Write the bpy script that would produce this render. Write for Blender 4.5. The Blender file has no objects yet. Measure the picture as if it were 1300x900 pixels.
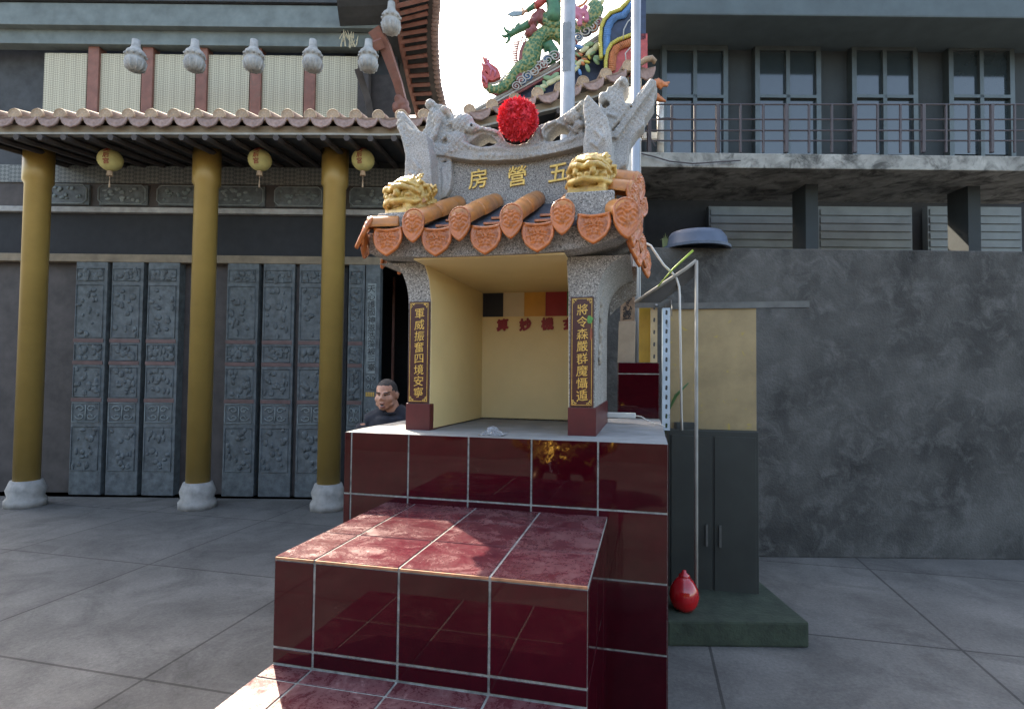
import bpy, bmesh, math, random
from mathutils import Vector, Matrix, noise
from mathutils.geometry import tessellate_polygon
R = math.radians
rnd = random.Random(7)
SC = bpy.context.scene
COL = SC.collection

# ------------------------------------------------------------------ camera
FPX = 724.78                      # focal length in pixels of the 1300 px wide photograph
CP = Vector((1.1185, -2.5829, 0.2967))
YAW, PIT, ROL = 0.23167, 0.033346, 0.011034
_rt = Vector((math.cos(YAW), math.sin(YAW), 0))
_fh = Vector((-math.sin(YAW), math.cos(YAW), 0))
_fw = _fh * math.cos(PIT) + Vector((0, 0, math.sin(PIT)))
_up = _rt.cross(_fw)
_r2 = _rt * math.cos(ROL) + _up * math.sin(ROL)
_u2 = _up * math.cos(ROL) - _rt * math.sin(ROL)
cd = bpy.data.cameras.new('camera')
cd.sensor_fit = 'HORIZONTAL'; cd.sensor_width = 36.0
cd.lens = 36.0 * FPX / 1300.0
cd.clip_start = 0.05; cd.clip_end = 2000
cam = bpy.data.objects.new('camera', cd)
M = Matrix((_r2, _u2, -_fw)).transposed().to_4x4(); M.translation = CP
cam.matrix_world = M
COL.objects.link(cam); SC.camera = cam

# ------------------------------------------------------------------ light
SUN_H = Vector((-0.653, 0.757, 0)).normalized(); SUN_EL = R(43)
w = bpy.data.worlds.new('World'); SC.world = w; w.use_nodes = True
nt = w.node_tree; bg = nt.nodes['Background']
sky = nt.nodes.new('ShaderNodeTexSky'); sky.sky_type = 'NISHITA'; sky.sun_disc = False
sky.sun_elevation = SUN_EL; sky.sun_rotation = math.atan2(SUN_H.x, SUN_H.y)
sky.dust_density = 3.0; sky.air_density = 1.0
nt.links.new(sky.outputs[0], bg.inputs[0]); bg.inputs[1].default_value = 0.15
sl = bpy.data.lights.new('sun', 'SUN'); sl.energy = 3.3; sl.angle = R(0.6); sl.color = (1.0, 0.95, 0.87)
so = bpy.data.objects.new('sun', sl); COL.objects.link(so)
sd = SUN_H * math.cos(SUN_EL) + Vector((0, 0, math.sin(SUN_EL)))
so.rotation_euler = sd.to_track_quat('Z', 'Y').to_euler(); so.location = (-6, 8, 9)
SC.view_settings.view_transform = 'Standard'; SC.view_settings.look = 'None'
SC.view_settings.gamma = 1.0; SC.view_settings.exposure = 2.42
SC.view_settings.use_curve_mapping = False
SC.view_settings.use_white_balance = True; SC.view_settings.white_balance_temperature = 7600; SC.view_settings.white_balance_tint = 10
SC.cycles.max_bounces = 8; SC.cycles.diffuse_bounces = 4; SC.cycles.glossy_bounces = 4

# ------------------------------------------------------------------ pixel helpers (directions only; depth is given)
def _ray(u, v): return _fw + _r2 * ((u - 650) / FPX) + _u2 * ((450 - v) / FPX)
def PY(u, v, y):                  # point on the shrine plane y = const
    d = _ray(u, v); return CP + d * ((y - CP.y) / d.y)
def PB(u, v, b):                  # point at horizontal forward distance b from the camera
    d = _ray(u, v); return CP + d * (b / d.dot(_fh))
def W(a, b, z):                   # temple frame (right, forward, up) -> world
    p = CP + _rt * a + _fh * b; return Vector((p.x, p.y, z))
def ab(u, v, b):                  # temple frame coordinates of a pixel at depth b
    p = PB(u, v, b) - CP; return (p.dot(_rt), b, p.z + CP.z)
GZ = -1.36                        # ground level (top of the tiled base is z = 0)

# ------------------------------------------------------------------ materials
MATS = {}
def nodes(name):
    m = bpy.data.materials.new(name); m.use_nodes = True
    n = m.node_tree; b = n.nodes['Principled BSDF']; MATS[name] = m
    return m, n, b
def add(n, t, **kw):
    x = n.nodes.new(t)
    for k, v in kw.items():
        if k in x.inputs: x.inputs[k].default_value = v
        else: setattr(x, k, v)
    return x
def ramp(n, fac, stops):
    r = n.nodes.new('ShaderNodeValToRGB'); e = r.color_ramp.elements
    while len(e) < len(stops): e.new(0.5)
    for i, (p, c) in enumerate(stops):
        e[i].position = p; e[i].color = (c, c, c, 1) if not hasattr(c, '__len__') else (*c, 1)
    n.links.new(fac, r.inputs[0]); return r
def mixc(n, fac, a, b, mode='MIX'):
    x = n.nodes.new('ShaderNodeMix'); x.data_type = 'RGBA'; x.blend_type = mode
    for k, s in ((0, fac), (6, a), (7, b)):
        if hasattr(s, 'is_output') or hasattr(s, 'links'): n.links.new(s, x.inputs[k])
        elif hasattr(s, '__len__'): x.inputs[k].default_value = (*s, 1)
        else: x.inputs[k].default_value = s
    return x.outputs[2]
def mat(name, col, rough=0.5, metal=0.0, var=0.25, vs=9.0, bump=0.0, bs=60.0, coat=0.0, spec=0.5, dirt=None, ds=4.0, dlo=0.52, dhi=0.72, rand=0.0):
    m, n, b = nodes(name)
    tc = add(n, 'ShaderNodeTexCoord')
    nz = add(n, 'ShaderNodeTexNoise', Scale=vs, Detail=5.0, Roughness=0.6)
    n.links.new(tc.outputs['Object'], nz.inputs['Vector'])
    rp = ramp(n, nz.outputs[0], [(0.3, [c * (1 - var) for c in col]), (0.7, [min(1, c * (1 + var * 0.8)) for c in col])])
    c = rp.outputs[0]
    if rand:
        oi = add(n, 'ShaderNodeObjectInfo'); mr = add(n, 'ShaderNodeMapRange')
        mr.inputs[3].default_value = 1 - rand; mr.inputs[4].default_value = 1 + rand
        n.links.new(oi.outputs['Random'], mr.inputs[0])
        c = mixc(n, 1.0, c, mr.outputs[0], 'MULTIPLY')
    b.inputs['Roughness'].default_value = rough
    if dirt:
        n2 = add(n, 'ShaderNodeTexNoise', Scale=ds, Detail=8.0, Roughness=0.7, Distortion=0.6)
        n.links.new(tc.outputs['Object'], n2.inputs['Vector'])
        r2 = ramp(n, n2.outputs[0], [(dlo, 0.0), (dhi, 1.0)])
        c = mixc(n, r2.outputs[0], c, dirt)
        mr = add(n, 'ShaderNodeMapRange'); mr.inputs[3].default_value = rough; mr.inputs[4].default_value = min(0.9, rough + 0.4)
        n.links.new(r2.outputs[0], mr.inputs[0]); n.links.new(mr.outputs[0], b.inputs['Roughness'])
    n.links.new(c, b.inputs['Base Color'])
    b.inputs['Metallic'].default_value = metal; b.inputs['Specular IOR Level'].default_value = spec
    b.inputs['Coat Weight'].default_value = coat; b.inputs['Coat Roughness'].default_value = 0.08
    if bump:
        n3 = add(n, 'ShaderNodeTexNoise', Scale=bs, Detail=4.0, Roughness=0.6)
        n.links.new(tc.outputs['Object'], n3.inputs['Vector'])
        bp = add(n, 'ShaderNodeBump', Strength=bump, Distance=0.01)
        n.links.new(n3.outputs[0], bp.inputs['Height']); n.links.new(bp.outputs[0], b.inputs['Normal'])
    return m
def granite(name, base, stain=None, stain_lo=0.5, scale=1.0, k=1.0, ct=1.0):
    m, n, b = nodes(name)
    tc = add(n, 'ShaderNodeTexCoord')
    nz = add(n, 'ShaderNodeTexNoise', Scale=105.0 * scale, Detail=3.0, Roughness=0.65)
    vo = add(n, 'ShaderNodeTexNoise', Scale=150.0 * scale, Detail=1.0, Roughness=0.5)
    big = add(n, 'ShaderNodeTexNoise', Scale=5.0, Detail=6.0, Roughness=0.65)
    for x in (nz, vo, big): n.links.new(tc.outputs['Object'], x.inputs['Vector'])
    c = ramp(n, nz.outputs[0], [(0.32, [x * (1 - .75 * ct) for x in base]), (0.43, [x * (1 - .25 * ct) for x in base]), (0.55, base), (0.70, [min(0.8, x * (1 + .65 * ct)) for x in base])]).outputs[0]
    sp = add(n, 'ShaderNodeSeparateColor'); n.links.new(vo.outputs['Color'], sp.inputs[0])
    s1 = ramp(n, sp.outputs[0], [(0.60, 0.0), (0.66, 0.85 * ct)]); c = mixc(n, s1.outputs[0], c, (0.045, 0.044, 0.044))
    s2 = ramp(n, sp.outputs[1], [(0.61, 0.0), (0.67, 0.8 * ct)]); c = mixc(n, s2.outputs[0], c, (0.55, 0.54, 0.5))
    g = ramp(n, big.outputs[0], [(0.3, 0.78), (0.7, 1.15)]); c = mixc(n, 1.0, c, g.outputs[0], 'MULTIPLY')
    if stain:
        st = add(n, 'ShaderNodeTexNoise', Scale=3.2, Detail=7.0, Roughness=0.7); n.links.new(tc.outputs['Object'], st.inputs['Vector'])
        r = ramp(n, st.outputs[0], [(stain_lo, 0.0), (stain_lo + 0.16, 0.75)]); c = mixc(n, r.outputs[0], c, mixc(n, 0.55, c, stain))
    n.links.new(c, b.inputs['Base Color']); b.inputs['Roughness'].default_value = 0.72
    bp = add(n, 'ShaderNodeBump', Strength=0.35 * k, Distance=0.004); n.links.new(nz.outputs[0], bp.inputs['Height']); n.links.new(bp.outputs[0], b.inputs['Normal'])
    return m
def tile_mat(name, dust=0.0):
    m, n, b = nodes(name)
    tc = add(n, 'ShaderNodeTexCoord'); oi = add(n, 'ShaderNodeObjectInfo')
    nz = add(n, 'ShaderNodeTexNoise', Scale=14.0, Detail=6.0, Roughness=0.6); n.links.new(tc.outputs['Object'], nz.inputs['Vector'])
    c = ramp(n, nz.outputs[0], [(0.3, ((0.043, 0.0022, 0.0070) if dust else (0.030, 0.0006, 0.0036))), (0.7, ((0.058, 0.0034, 0.0095) if dust else (0.040, 0.0010, 0.0048)))]).outputs[0]
    mr = add(n, 'ShaderNodeMapRange'); mr.inputs[3].default_value = 0.85; mr.inputs[4].default_value = 1.2
    n.links.new(oi.outputs['Random'], mr.inputs[0]); c = mixc(n, 1.0, c, mr.outputs[0], 'MULTIPLY')
    # world-space dust: the coordinates are offset by each tile's place so that tiles differ
    mp = add(n, 'ShaderNodeVectorMath', operation='ADD'); n.links.new(tc.outputs['Object'], mp.inputs[0]); n.links.new(oi.outputs['Location'], mp.inputs[1])
    if dust:
        d1 = add(n, 'ShaderNodeTexNoise', Scale=7.0, Detail=9.0, Roughness=0.72, Distortion=1.2)
        d2 = add(n, 'ShaderNodeTexNoise', Scale=38.0, Detail=6.0, Roughness=0.7, Distortion=2.5)
        d3 = add(n, 'ShaderNodeTexNoise', Scale=2.3, Detail=3.0, Roughness=0.5)
        for x in (d1, d2, d3): n.links.new(mp.outputs[0], x.inputs['Vector'])
        r1 = ramp(n, d1.outputs[0], [(0.37, 0.06), (0.69, 0.44)]); r2 = ramp(n, d2.outputs[0], [(0.36, 0.35), (0.62, 1.0)])
        r3 = ramp(n, d3.outputs[0], [(0.35, 0.35), (0.62, 1.0)])
        f = mixc(n, 1.0, mixc(n, 1.0, r1.outputs[0], r2.outputs[0], 'MULTIPLY'), r3.outputs[0], 'MULTIPLY')
        f = mixc(n, 1.0, f, (dust, dust, dust), 'MULTIPLY')
        # wiped swirls of pale residue
        wv = add(n, 'ShaderNodeTexNoise', Scale=16.0, Detail=2.0, Roughness=0.4, Distortion=4.0); n.links.new(mp.outputs[0], wv.inputs['Vector'])
        rw = ramp(n, wv.outputs[0], [(0.475, 0.0), (0.5, 0.5), (0.525, 0.0)])
        rm = ramp(n, d1.outputs[0], [(0.52, 0.0), (0.66, 1.0)])
        f2 = mixc(n, 1.0, rw.outputs[0], rm.outputs[0], 'MULTIPLY'); f = mixc(n, 1.0, f, f2, 'SCREEN')
        c = mixc(n, f, c, (0.38, 0.235, 0.23))
        mq = add(n, 'ShaderNodeMapRange'); mq.inputs[2].default_value = 0.5; mq.inputs[3].default_value = 0.16; mq.inputs[4].default_value = 0.65
        n.links.new(f, mq.inputs[0]); n.links.new(mq.outputs[0], b.inputs['Roughness'])
    else:
        # faint smears and splashes
        d1 = add(n, 'ShaderNodeTexNoise', Scale=9.0, Detail=9.0, Roughness=0.75, Distortion=1.0); n.links.new(mp.outputs[0], d1.inputs['Vector'])
        r1 = ramp(n, d1.outputs[0], [(0.66, 0.0), (0.78, 0.35)]); c = mixc(n, r1.outputs[0], c, (0.30, 0.20, 0.19))
        mq = add(n, 'ShaderNodeMapRange'); mq.inputs[3].default_value = 0.035; mq.inputs[4].default_value = 0.3
        n.links.new(r1.outputs[0], mq.inputs[0]); n.links.new(mq.outputs[0], b.inputs['Roughness'])
    n.links.new(c, b.inputs['Base Color']); b.inputs['Specular IOR Level'].default_value = 0.30
    wb = add(n, 'ShaderNodeTexNoise', Scale=5.0, Detail=1.0); n.links.new(mp.outputs[0], wb.inputs['Vector'])
    bp = add(n, 'ShaderNodeBump', Strength=0.025, Distance=0.02); n.links.new(wb.outputs[0], bp.inputs['Height']); n.links.new(bp.outputs[0], b.inputs['Normal'])
    return m
def lattice(name, a, c, scale, thick=0.5):
    m, n, b = nodes(name); tc = add(n, 'ShaderNodeTexCoord')
    mp = add(n, 'ShaderNodeMapping'); mp.inputs['Rotation'].default_value = (0, R(45), 0); n.links.new(tc.outputs['Object'], mp.inputs[0])
    ck = add(n, 'ShaderNodeTexChecker', Scale=scale); n.links.new(mp.outputs[0], ck.inputs[0])
    ck.inputs[1].default_value = (*a, 1); ck.inputs[2].default_value = (*c, 1)
    n.links.new(ck.outputs[0], b.inputs['Base Color']); b.inputs['Roughness'].default_value = 0.6
    return m

tile_mat('tile'); tile_mat('tile_dusty', 1.0)
mat('grout', (0.25, 0.26, 0.24), 0.9, var=0.35, vs=30, bump=0.4, dirt=(0.10, 0.10, 0.09), ds=14, dlo=0.5, dhi=0.7)
mat('terracotta_edge', (0.34, 0.16, 0.08), 0.7, var=0.35, vs=30)
mat('concrete_top', (0.22, 0.222, 0.218), 0.85, var=0.22, vs=9, bump=0.3, bs=90, dirt=(0.20, 0.19, 0.18), ds=6, dlo=0.5, dhi=0.7)
granite('granite', (0.27, 0.26, 0.24), scale=1.05, ct=1.0)
granite('granite_carved', (0.34, 0.34, 0.33), stain=(0.27, 0.21, 0.09), stain_lo=0.54, scale=1.35, ct=0.5)
granite('granite_rough', (0.20, 0.185, 0.165), stain=(0.12, 0.09, 0.05), stain_lo=0.42, k=2.0)
mat('mortar', (0.27, 0.25, 0.215), 0.95, var=0.3, vs=20, bump=1.0, bs=70)
mat('cream_paint', (0.64, 0.50, 0.25), 0.55, var=0.07, vs=3, bump=0.12, bs=25)
mat('maroon_paint', (0.075, 0.008, 0.010), 0.4, var=0.2, vs=12, dirt=(0.2, 0.17, 0.15), ds=25, dlo=0.66, dhi=0.75)
mat('plaque_brown', (0.045, 0.010, 0.010), 0.35, var=0.25, vs=10, coat=0.3, dirt=(0.16, 0.06, 0.03), ds=9, dlo=0.6, dhi=0.75)
mat('plaque_side', (0.16, 0.15, 0.14), 0.6)
mat('gold_leaf', (0.62, 0.40, 0.10), 0.38, metal=0.35, var=0.3, vs=60)
mat('gold_paint', (0.50, 0.325, 0.085), 0.34, metal=0.25, var=0.35, vs=14, coat=0.25, dirt=(0.30, 0.17, 0.06), ds=16, dlo=0.5, dhi=0.75, bump=0.3, bs=130)
mat('glaze_orange', (0.44, 0.125, 0.026), 0.30, var=0.3, vs=22, coat=0.25, dirt=(0.18, 0.055, 0.022), ds=30, dlo=0.5, dhi=0.75, rand=0.12)
mat('barrel_orange', (0.46, 0.18, 0.045), 0.38, var=0.25, vs=14, coat=0.2, dirt=(0.24, 0.12, 0.07), ds=9, dlo=0.5, dhi=0.8, rand=0.08)
mat('slate', (0.055, 0.065, 0.085), 0.7, var=0.4, vs=18, bump=0.5, bs=40, dirt=(0.16, 0.16, 0.16), ds=12, dlo=0.55, dhi=0.8)
mat('pom_red', (0.74, 0.045, 0.07), 0.8, var=0.25, vs=20)
mat('panel_black', (0.004, 0.008, 0.020), 0.6, var=0.2); mat('panel_white', (0.50, 0.42, 0.29), 0.45, var=0.08)
mat('panel_yellow', (0.50, 0.24, 0.035), 0.4, var=0.12); mat('panel_red', (0.26, 0.006, 0.014), 0.5, var=0.12)
mat('panel_green', (0.02, 0.13, 0.05), 0.4, var=0.12); mat('red_paint', (0.25, 0.008, 0.016), 0.5, var=0.15)
# ------------------------------------------------------------------ mesh helpers
class MB:
    def __init__(s): s.v = []; s.f = []
    def put(s, vs, fs):
        o = len(s.v); s.v += [Vector(p) for p in vs]; s.f += [[i + o for i in q] for q in fs]; return s
    def box(s, x0, x1, y0, y1, z0, z1):
        return s.put([(x0,y0,z0),(x1,y0,z0),(x1,y1,z0),(x0,y1,z0),(x0,y0,z1),(x1,y0,z1),(x1,y1,z1),(x0,y1,z1)],
                     [(0,3,2,1),(4,5,6,7),(0,1,5,4),(1,2,6,5),(2,3,7,6),(3,0,4,7)])
    def hexa(s, p): return s.put(p, [(0,3,2,1),(4,5,6,7),(0,1,5,4),(1,2,6,5),(2,3,7,6),(3,0,4,7)])
    def prism(s, loops, d):               # loops: outer polygon then holes (3-D points); d: extrusion vector
        loops = [[Vector(p) for p in l] for l in loops]; d = Vector(d)
        tri = tessellate_polygon(loops); flat = [p for l in loops for p in l]; n = len(flat)
        nv = Vector((0, 0, 0)); L = loops[0]
        for i in range(len(L)): nv += L[i].cross(L[(i + 1) % len(L)])
        flip = nv.dot(d) > 0
        vs = flat + [p + d for p in flat]; fs = []
        for t in tri:
            a, b, c = t
            tn = (flat[b] - flat[a]).cross(flat[c] - flat[a])
            if tn.dot(d) > 0: a, b, c = a, c, b
            fs += [(a, b, c), (a + n, c + n, b + n)]
        o = 0
        for k, l in enumerate(loops):
            m = len(l); lv = Vector((0, 0, 0))
            for i in range(m): lv += l[i].cross(l[(i + 1) % m])
            pos = (lv.dot(d) > 0) ^ (k > 0)
            for i in range(m):
                a, b = o + i, o + (i + 1) % m
                fs.append((a, b, b + n, a + n) if pos else (b, a, a + n, b + n))
            o += m
        return s.put(vs, fs)
    def tube(s, pts, rad, n=8, cap=True, flat=1.0):
        pts = [Vector(p) for p in pts]; m = len(pts)
        if not hasattr(rad, '__len__'): rad = [rad] * m
        vs = []; fs = []; pu = None
        for i, p in enumerate(pts):
            t = (pts[min(i + 1, m - 1)] - pts[max(i - 1, 0)])
            t = t.normalized() if t.length > 1e-9 else Vector((0, 0, 1))
            if pu is None: pu = Vector((0, 0, 1)) if abs(t.z) < 0.9 else Vector((0, 1, 0))
            x = t.cross(pu)
            if x.length < 1e-6: x = t.orthogonal()
            x.normalize(); y = x.cross(t).normalized(); pu = y
            for k in range(n):
                a = 2 * math.pi * k / n
                vs.append(p + x * (math.cos(a) * rad[i]) + y * (math.sin(a) * rad[i] * flat))
        for i in range(m - 1):
            for k in range(n):
                k2 = (k + 1) % n
                fs.append((i*n + k, i*n + k2, (i+1)*n + k2, (i+1)*n + k))
        if cap: fs += [tuple(range(n))[::-1], tuple((m-1)*n + k for k in range(n))]
        return s.put(vs, fs)
    def ell(s, c, r, n=16, m=10, rot=None):
        if not hasattr(r, '__len__'): r = (r, r, r)
        c = Vector(c); vs = []; fs = []
        for i in range(m + 1):
            t = math.pi * i / m
            for k in range(n):
                a = 2 * math.pi * k / n
                p = Vector((r[0]*math.sin(t)*math.cos(a), r[1]*math.sin(t)*math.sin(a), r[2]*math.cos(t)))
                if rot: p = rot @ p
                vs.append(c + p)
        for i in range(m):
            for k in range(n):
                k2 = (k + 1) % n
                fs.append((i*n + k, (i+1)*n + k, (i+1)*n + k2, i*n + k2))
        return s.put(vs, fs)
    def lathe(s, prof, n=20, c=(0, 0, 0)):
        c = Vector(c); vs = []; fs = []; m = len(prof)
        for r, z in prof:
            for k in range(n):
                a = 2 * math.pi * k / n; vs.append(c + Vector((r * math.cos(a), r * math.sin(a), z)))
        for i in range(m - 1):
            for k in range(n):
                k2 = (k + 1) % n; fs.append((i*n + k, i*n + k2, (i+1)*n + k2, (i+1)*n + k))
        return s.put(vs, fs)
    def sheet(s, rows):                   # rows of equal length -> quads
        n = len(rows[0]); vs = [p for r in rows for p in r]
        fs = [(i*n + k, i*n + k + 1, (i+1)*n + k + 1, (i+1)*n + k) for i in range(len(rows) - 1) for k in range(n - 1)]
        return s.put(vs, fs)
    def thick(s, rows, d):                # sheet with thickness d (vector)
        d = Vector(d); n = len(rows[0]); m = len(rows)
        top = [Vector(p) for r in rows for p in r]; k0 = len(top)
        vs = top + [p + d for p in top]; fs = []
        for i in range(m - 1):
            for k in range(n - 1):
                a, b, c, e = i*n + k, i*n + k + 1, (i+1)*n + k + 1, (i+1)*n + k
                fs += [(a, b, c, e), (a + k0, e + k0, c + k0, b + k0)]
        rim = [i for i in range(n)] + [i*n + n - 1 for i in range(1, m)] + [(m-1)*n + k for k in range(n - 2, -1, -1)] + [i*n for i in range(m - 2, 0, -1)]
        for i in range(len(rim)):
            a, b = rim[i], rim[(i + 1) % len(rim)]; fs.append((b, a, a + k0, b + k0))
        return s.put(vs, fs)
    def mesh(s, name='m', fix=True):
        me = bpy.data.meshes.new(name); me.from_pydata([tuple(p) for p in s.v], [], s.f); me.update()
        if fix:
            bm = bmesh.new(); bm.from_mesh(me); bmesh.ops.recalc_face_normals(bm, faces=bm.faces); bm.to_mesh(me); bm.free()
        return me
def wloc(o):
    p = Vector(o.location)
    while o.parent: o = o.parent; p += Vector(o.location)
    return p
def tag(o, label=None, cat=None, group=None, kind=None):
    for k, v in (('label', label), ('category', cat), ('group', group), ('kind', kind)):
        if v: o[k] = v
    return o
def thing(name, loc, label, cat, group=None, rz=0):
    o = bpy.data.objects.new(name, None); o.empty_display_size = 0.1; COL.objects.link(o)
    o.location = loc; o.rotation_euler = (0, 0, rz); return tag(o, label, cat, group)
def mobj(name, me, m, parent=None, loc=(0, 0, 0), rot=(0, 0, 0), smooth=False):
    if smooth: me.shade_smooth()
    if not me.materials: me.materials.append(MATS[m] if isinstance(m, str) else m)
    o = bpy.data.objects.new(name, me); COL.objects.link(o); o.location = loc; o.rotation_euler = rot
    if parent: o.parent = parent
    return o
def bevel(me, w, seg=2, ang=40):
    bm = bmesh.new(); bm.from_mesh(me); bmesh.ops.remove_doubles(bm, verts=bm.verts, dist=1e-5)
    es = [e for e in bm.edges if len(e.link_faces) == 2 and e.calc_face_angle(0) > R(ang)]
    bmesh.ops.bevel(bm, geom=es, offset=w, segments=seg, affect='EDGES', profile=0.6, clamp_overlap=True)
    bm.to_mesh(me); bm.free(); return me
# world-space geometry -> object whose origin is its parent's origin (things have no rotation then), or its own base point
def wobj(name, mb, m, parent=None, smooth=False, bev=0, origin=None, seg=2):
    if parent: o0 = wloc(parent)
    elif origin is not None: o0 = Vector(origin)
    else:
        n = len(mb.v); o0 = Vector((sum(p.x for p in mb.v)/n, sum(p.y for p in mb.v)/n, min(p.z for p in mb.v)))
    for i, p in enumerate(mb.v): mb.v[i] = p - o0
    me = mb.mesh(name)
    if bev: bevel(me, bev, seg)
    if smooth: me.shade_smooth()
    me.materials.append(MATS[m] if isinstance(m, str) else m)
    o = bpy.data.objects.new(name, me); COL.objects.link(o)
    if parent: o.parent = parent
    else: o.location = o0
    return o
def remesh(mb, voxel, smooth=2, fac=0.5, disp=None):
    me = mb.mesh('tmp'); o = bpy.data.objects.new('tmp', me); COL.objects.link(o)
    r = o.modifiers.new('r', 'REMESH'); r.mode = 'VOXEL'; r.voxel_size = voxel
    if smooth:
        q = o.modifiers.new('s', 'SMOOTH'); q.iterations = smooth; q.factor = fac
    dg = bpy.context.evaluated_depsgraph_get(); dg.update()
    out = bpy.data.meshes.new_from_object(o.evaluated_get(dg))
    bpy.data.objects.remove(o); bpy.data.meshes.remove(me)
    if disp:
        nrm = [v.normal.copy() for v in out.vertices]
        for v, nn in zip(out.vertices, nrm): v.co += nn * disp(v.co, nn)
    out.shade_smooth(); return out
def shift(me, d):
    for v in me.vertices: v.co += d
    return me
_fc = {}
def text_mesh(ch, size, ext, off=0.0):
    k = (ch, size, ext, off)
    if k in _fc: return _fc[k]
    c = bpy.data.curves.new('t', 'FONT'); c.body = ch; c.size = size; c.extrude = ext; c.offset = off; c.resolution_u = 3
    o = bpy.data.objects.new('t', c); COL.objects.link(o)
    dg = bpy.context.evaluated_depsgraph_get(); dg.update()
    me = bpy.data.meshes.new_from_object(o.evaluated_get(dg)); bpy.data.objects.remove(o)
    xs = [v.co.x for v in me.vertices]; ys = [v.co.y for v in me.vertices]
    cx, cy = (min(xs) + max(xs)) / 2, (min(ys) + max(ys)) / 2
    for v in me.vertices:                 # brush-like: strokes lean and swell a little
        x, y = v.co.x - cx, v.co.y - cy
        nx = noise.noise(Vector((x / size * 3.1, y / size * 3.1, ord(ch[0]) * 0.37))); ny = noise.noise(Vector((x / size * 3.1 + 9, y / size * 3.1, ord(ch[0]) * 0.37)))
        v.co.x = x + nx * size * 0.035; v.co.y = y + x * 0.10 + ny * size * 0.035
    _fc[k] = me; return me
def copy_tree(o, parent=None):
    c = o.copy(); COL.objects.link(c); c.parent = parent
    for ch in list(o.children): copy_tree(ch, c)
    return c
def fbm(p, s, o=3):
    t = 0; a = 1
    for _ in range(o): t += a * noise.noise(p * s); s *= 2.1; a *= 0.5
    return t
def blob_text(ch, size, ext, d):       # heavy brush: the strokes fattened by shifted copies, each a hair proud of the last
    base = text_mesh(ch, size, ext, 0.0); mb = MB()
    for k in range(9):
        dx, dy = (0, 0) if k == 0 else (d * math.cos(k * math.pi / 4), d * math.sin(k * math.pi / 4))
        mb.put([v.co + Vector((dx, dy, k * 0.0004)) for v in base.vertices], [list(p.vertices) for p in base.polygons])
    return mb.mesh('character', False)
_old_mesh = MB.mesh
def _welded(s, name='m', fix=True):
    me = _old_mesh(s, name, False); bm = bmesh.new(); bm.from_mesh(me); bmesh.ops.remove_doubles(bm, verts=bm.verts, dist=1e-6)
    if fix: bmesh.ops.recalc_face_normals(bm, faces=bm.faces)
    bm.to_mesh(me); bm.free(); return me
MB.mesh = _welded
# ================================================================== SETTING: ground
g = MB(); n = 48
g.sheet([[Vector((-300 + 600 * i / n, -300 + 600 * j / n, GZ)) for i in range(n + 1)] for j in range(n + 1)])
mat('paving', (0.12, 0.115, 0.105), 0.75, var=0.3, vs=1.3, bump=0.25, bs=120, dirt=(0.065, 0.062, 0.056), ds=1.7, dlo=0.45, dhi=0.7)
n_ = MATS['paving'].node_tree; b_ = n_.nodes['Principled BSDF']; tc_ = add(n_, 'ShaderNodeTexCoord')
bk = add(n_, 'ShaderNodeTexBrick', Scale=1.0); bk.offset = 0.0; bk.inputs['Brick Width'].default_value = 1.5; bk.inputs['Row Height'].default_value = 1.5; bk.inputs['Mortar Size'].default_value = 0.010; bk.inputs['Mortar Smooth'].default_value = 0.3
bk.inputs[1].default_value = (1, 1, 1, 1); bk.inputs[2].default_value = (0.86, 0.86, 0.87, 1); bk.inputs[3].default_value = (0.35, 0.34, 0.33, 1); n_.links.new(tc_.outputs['Object'], bk.inputs[0])
old = b_.inputs['Base Color'].links[0].from_socket; fine = add(n_, 'ShaderNodeTexNoise', Scale=45.0, Detail=6.0, Roughness=0.75); n_.links.new(tc_.outputs['Object'], fine.inputs['Vector']); fr_ = ramp(n_, fine.outputs[0], [(0.3, 0.7), (0.7, 1.25)])
n_.links.new(mixc(n_, 1.0, mixc(n_, 1.0, old, bk.outputs[0], 'MULTIPLY'), fr_.outputs[0], 'MULTIPLY'), b_.inputs['Base Color'])
tag(wobj('ground', g, 'paving', origin=(0, 0, GZ)), kind='structure')

# ================================================================== TILED ALTAR
altar = thing('tiled_altar', (0.435, 0.2, GZ), 'stepped altar faced with glossy dark red tiles and pale grout under the stone shrine', 'altar')
_tm = {}
GAP = 0.0042
def tile(parent, axis, sgn, pos, a0, a1, b0, b1, m='tile'):
    # axis: normal axis 0/1/2, sgn its direction; pos: surface coordinate; a, b: ranges on the two other axes
    wa, wb = a1 - a0 - 2 * GAP, b1 - b0 - 2 * GAP
    if wa < 0.004 or wb < 0.004: return
    key = (axis, sgn, round(wa, 4), round(wb, 4), m)
    if key not in _tm:
        mb = MB(); h = 0.0045
        dims = [0, 0, 0]; oth = [i for i in range(3) if i != axis]
        dims[axis] = h; dims[oth[0]] = wa / 2; dims[oth[1]] = wb / 2
        mb.box(-dims[0], dims[0], -dims[1], dims[1], -dims[2], dims[2])
        me = mb.mesh('tile'); bevel(me, 0.0013, 1); me.materials.append(MATS[m]); _tm[key] = me
    c = [0, 0, 0]; oth = [i for i in range(3) if i != axis]
    c[axis] = pos - sgn * 0.0045; c[oth[0]] = (a0 + a1) / 2; c[oth[1]] = (b0 + b1) / 2
    rot = [rnd.gauss(0, 0.0022) for _ in range(3)]; rot[axis] *= 0.6
    mobj('tile', _tm[key], m, parent, Vector(c) - wloc(parent), rot)
def grid(parent, axis, sgn, pos, A, B, m='tile'):
    A = sorted(A); B = sorted(B)
    for i in range(len(A) - 1):
        for j in range(len(B) - 1): tile(parent, axis, sgn, pos, A[i], A[i+1], B[j], B[j+1], m)
def core(name, x0, x1, y0, y1, z0, z1, e=0.0032):
    return wobj(name, MB().box(x0 + e, x1 - e, y0 + e, y1 - e, z0, z1 - e), 'grout', altar)
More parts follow.
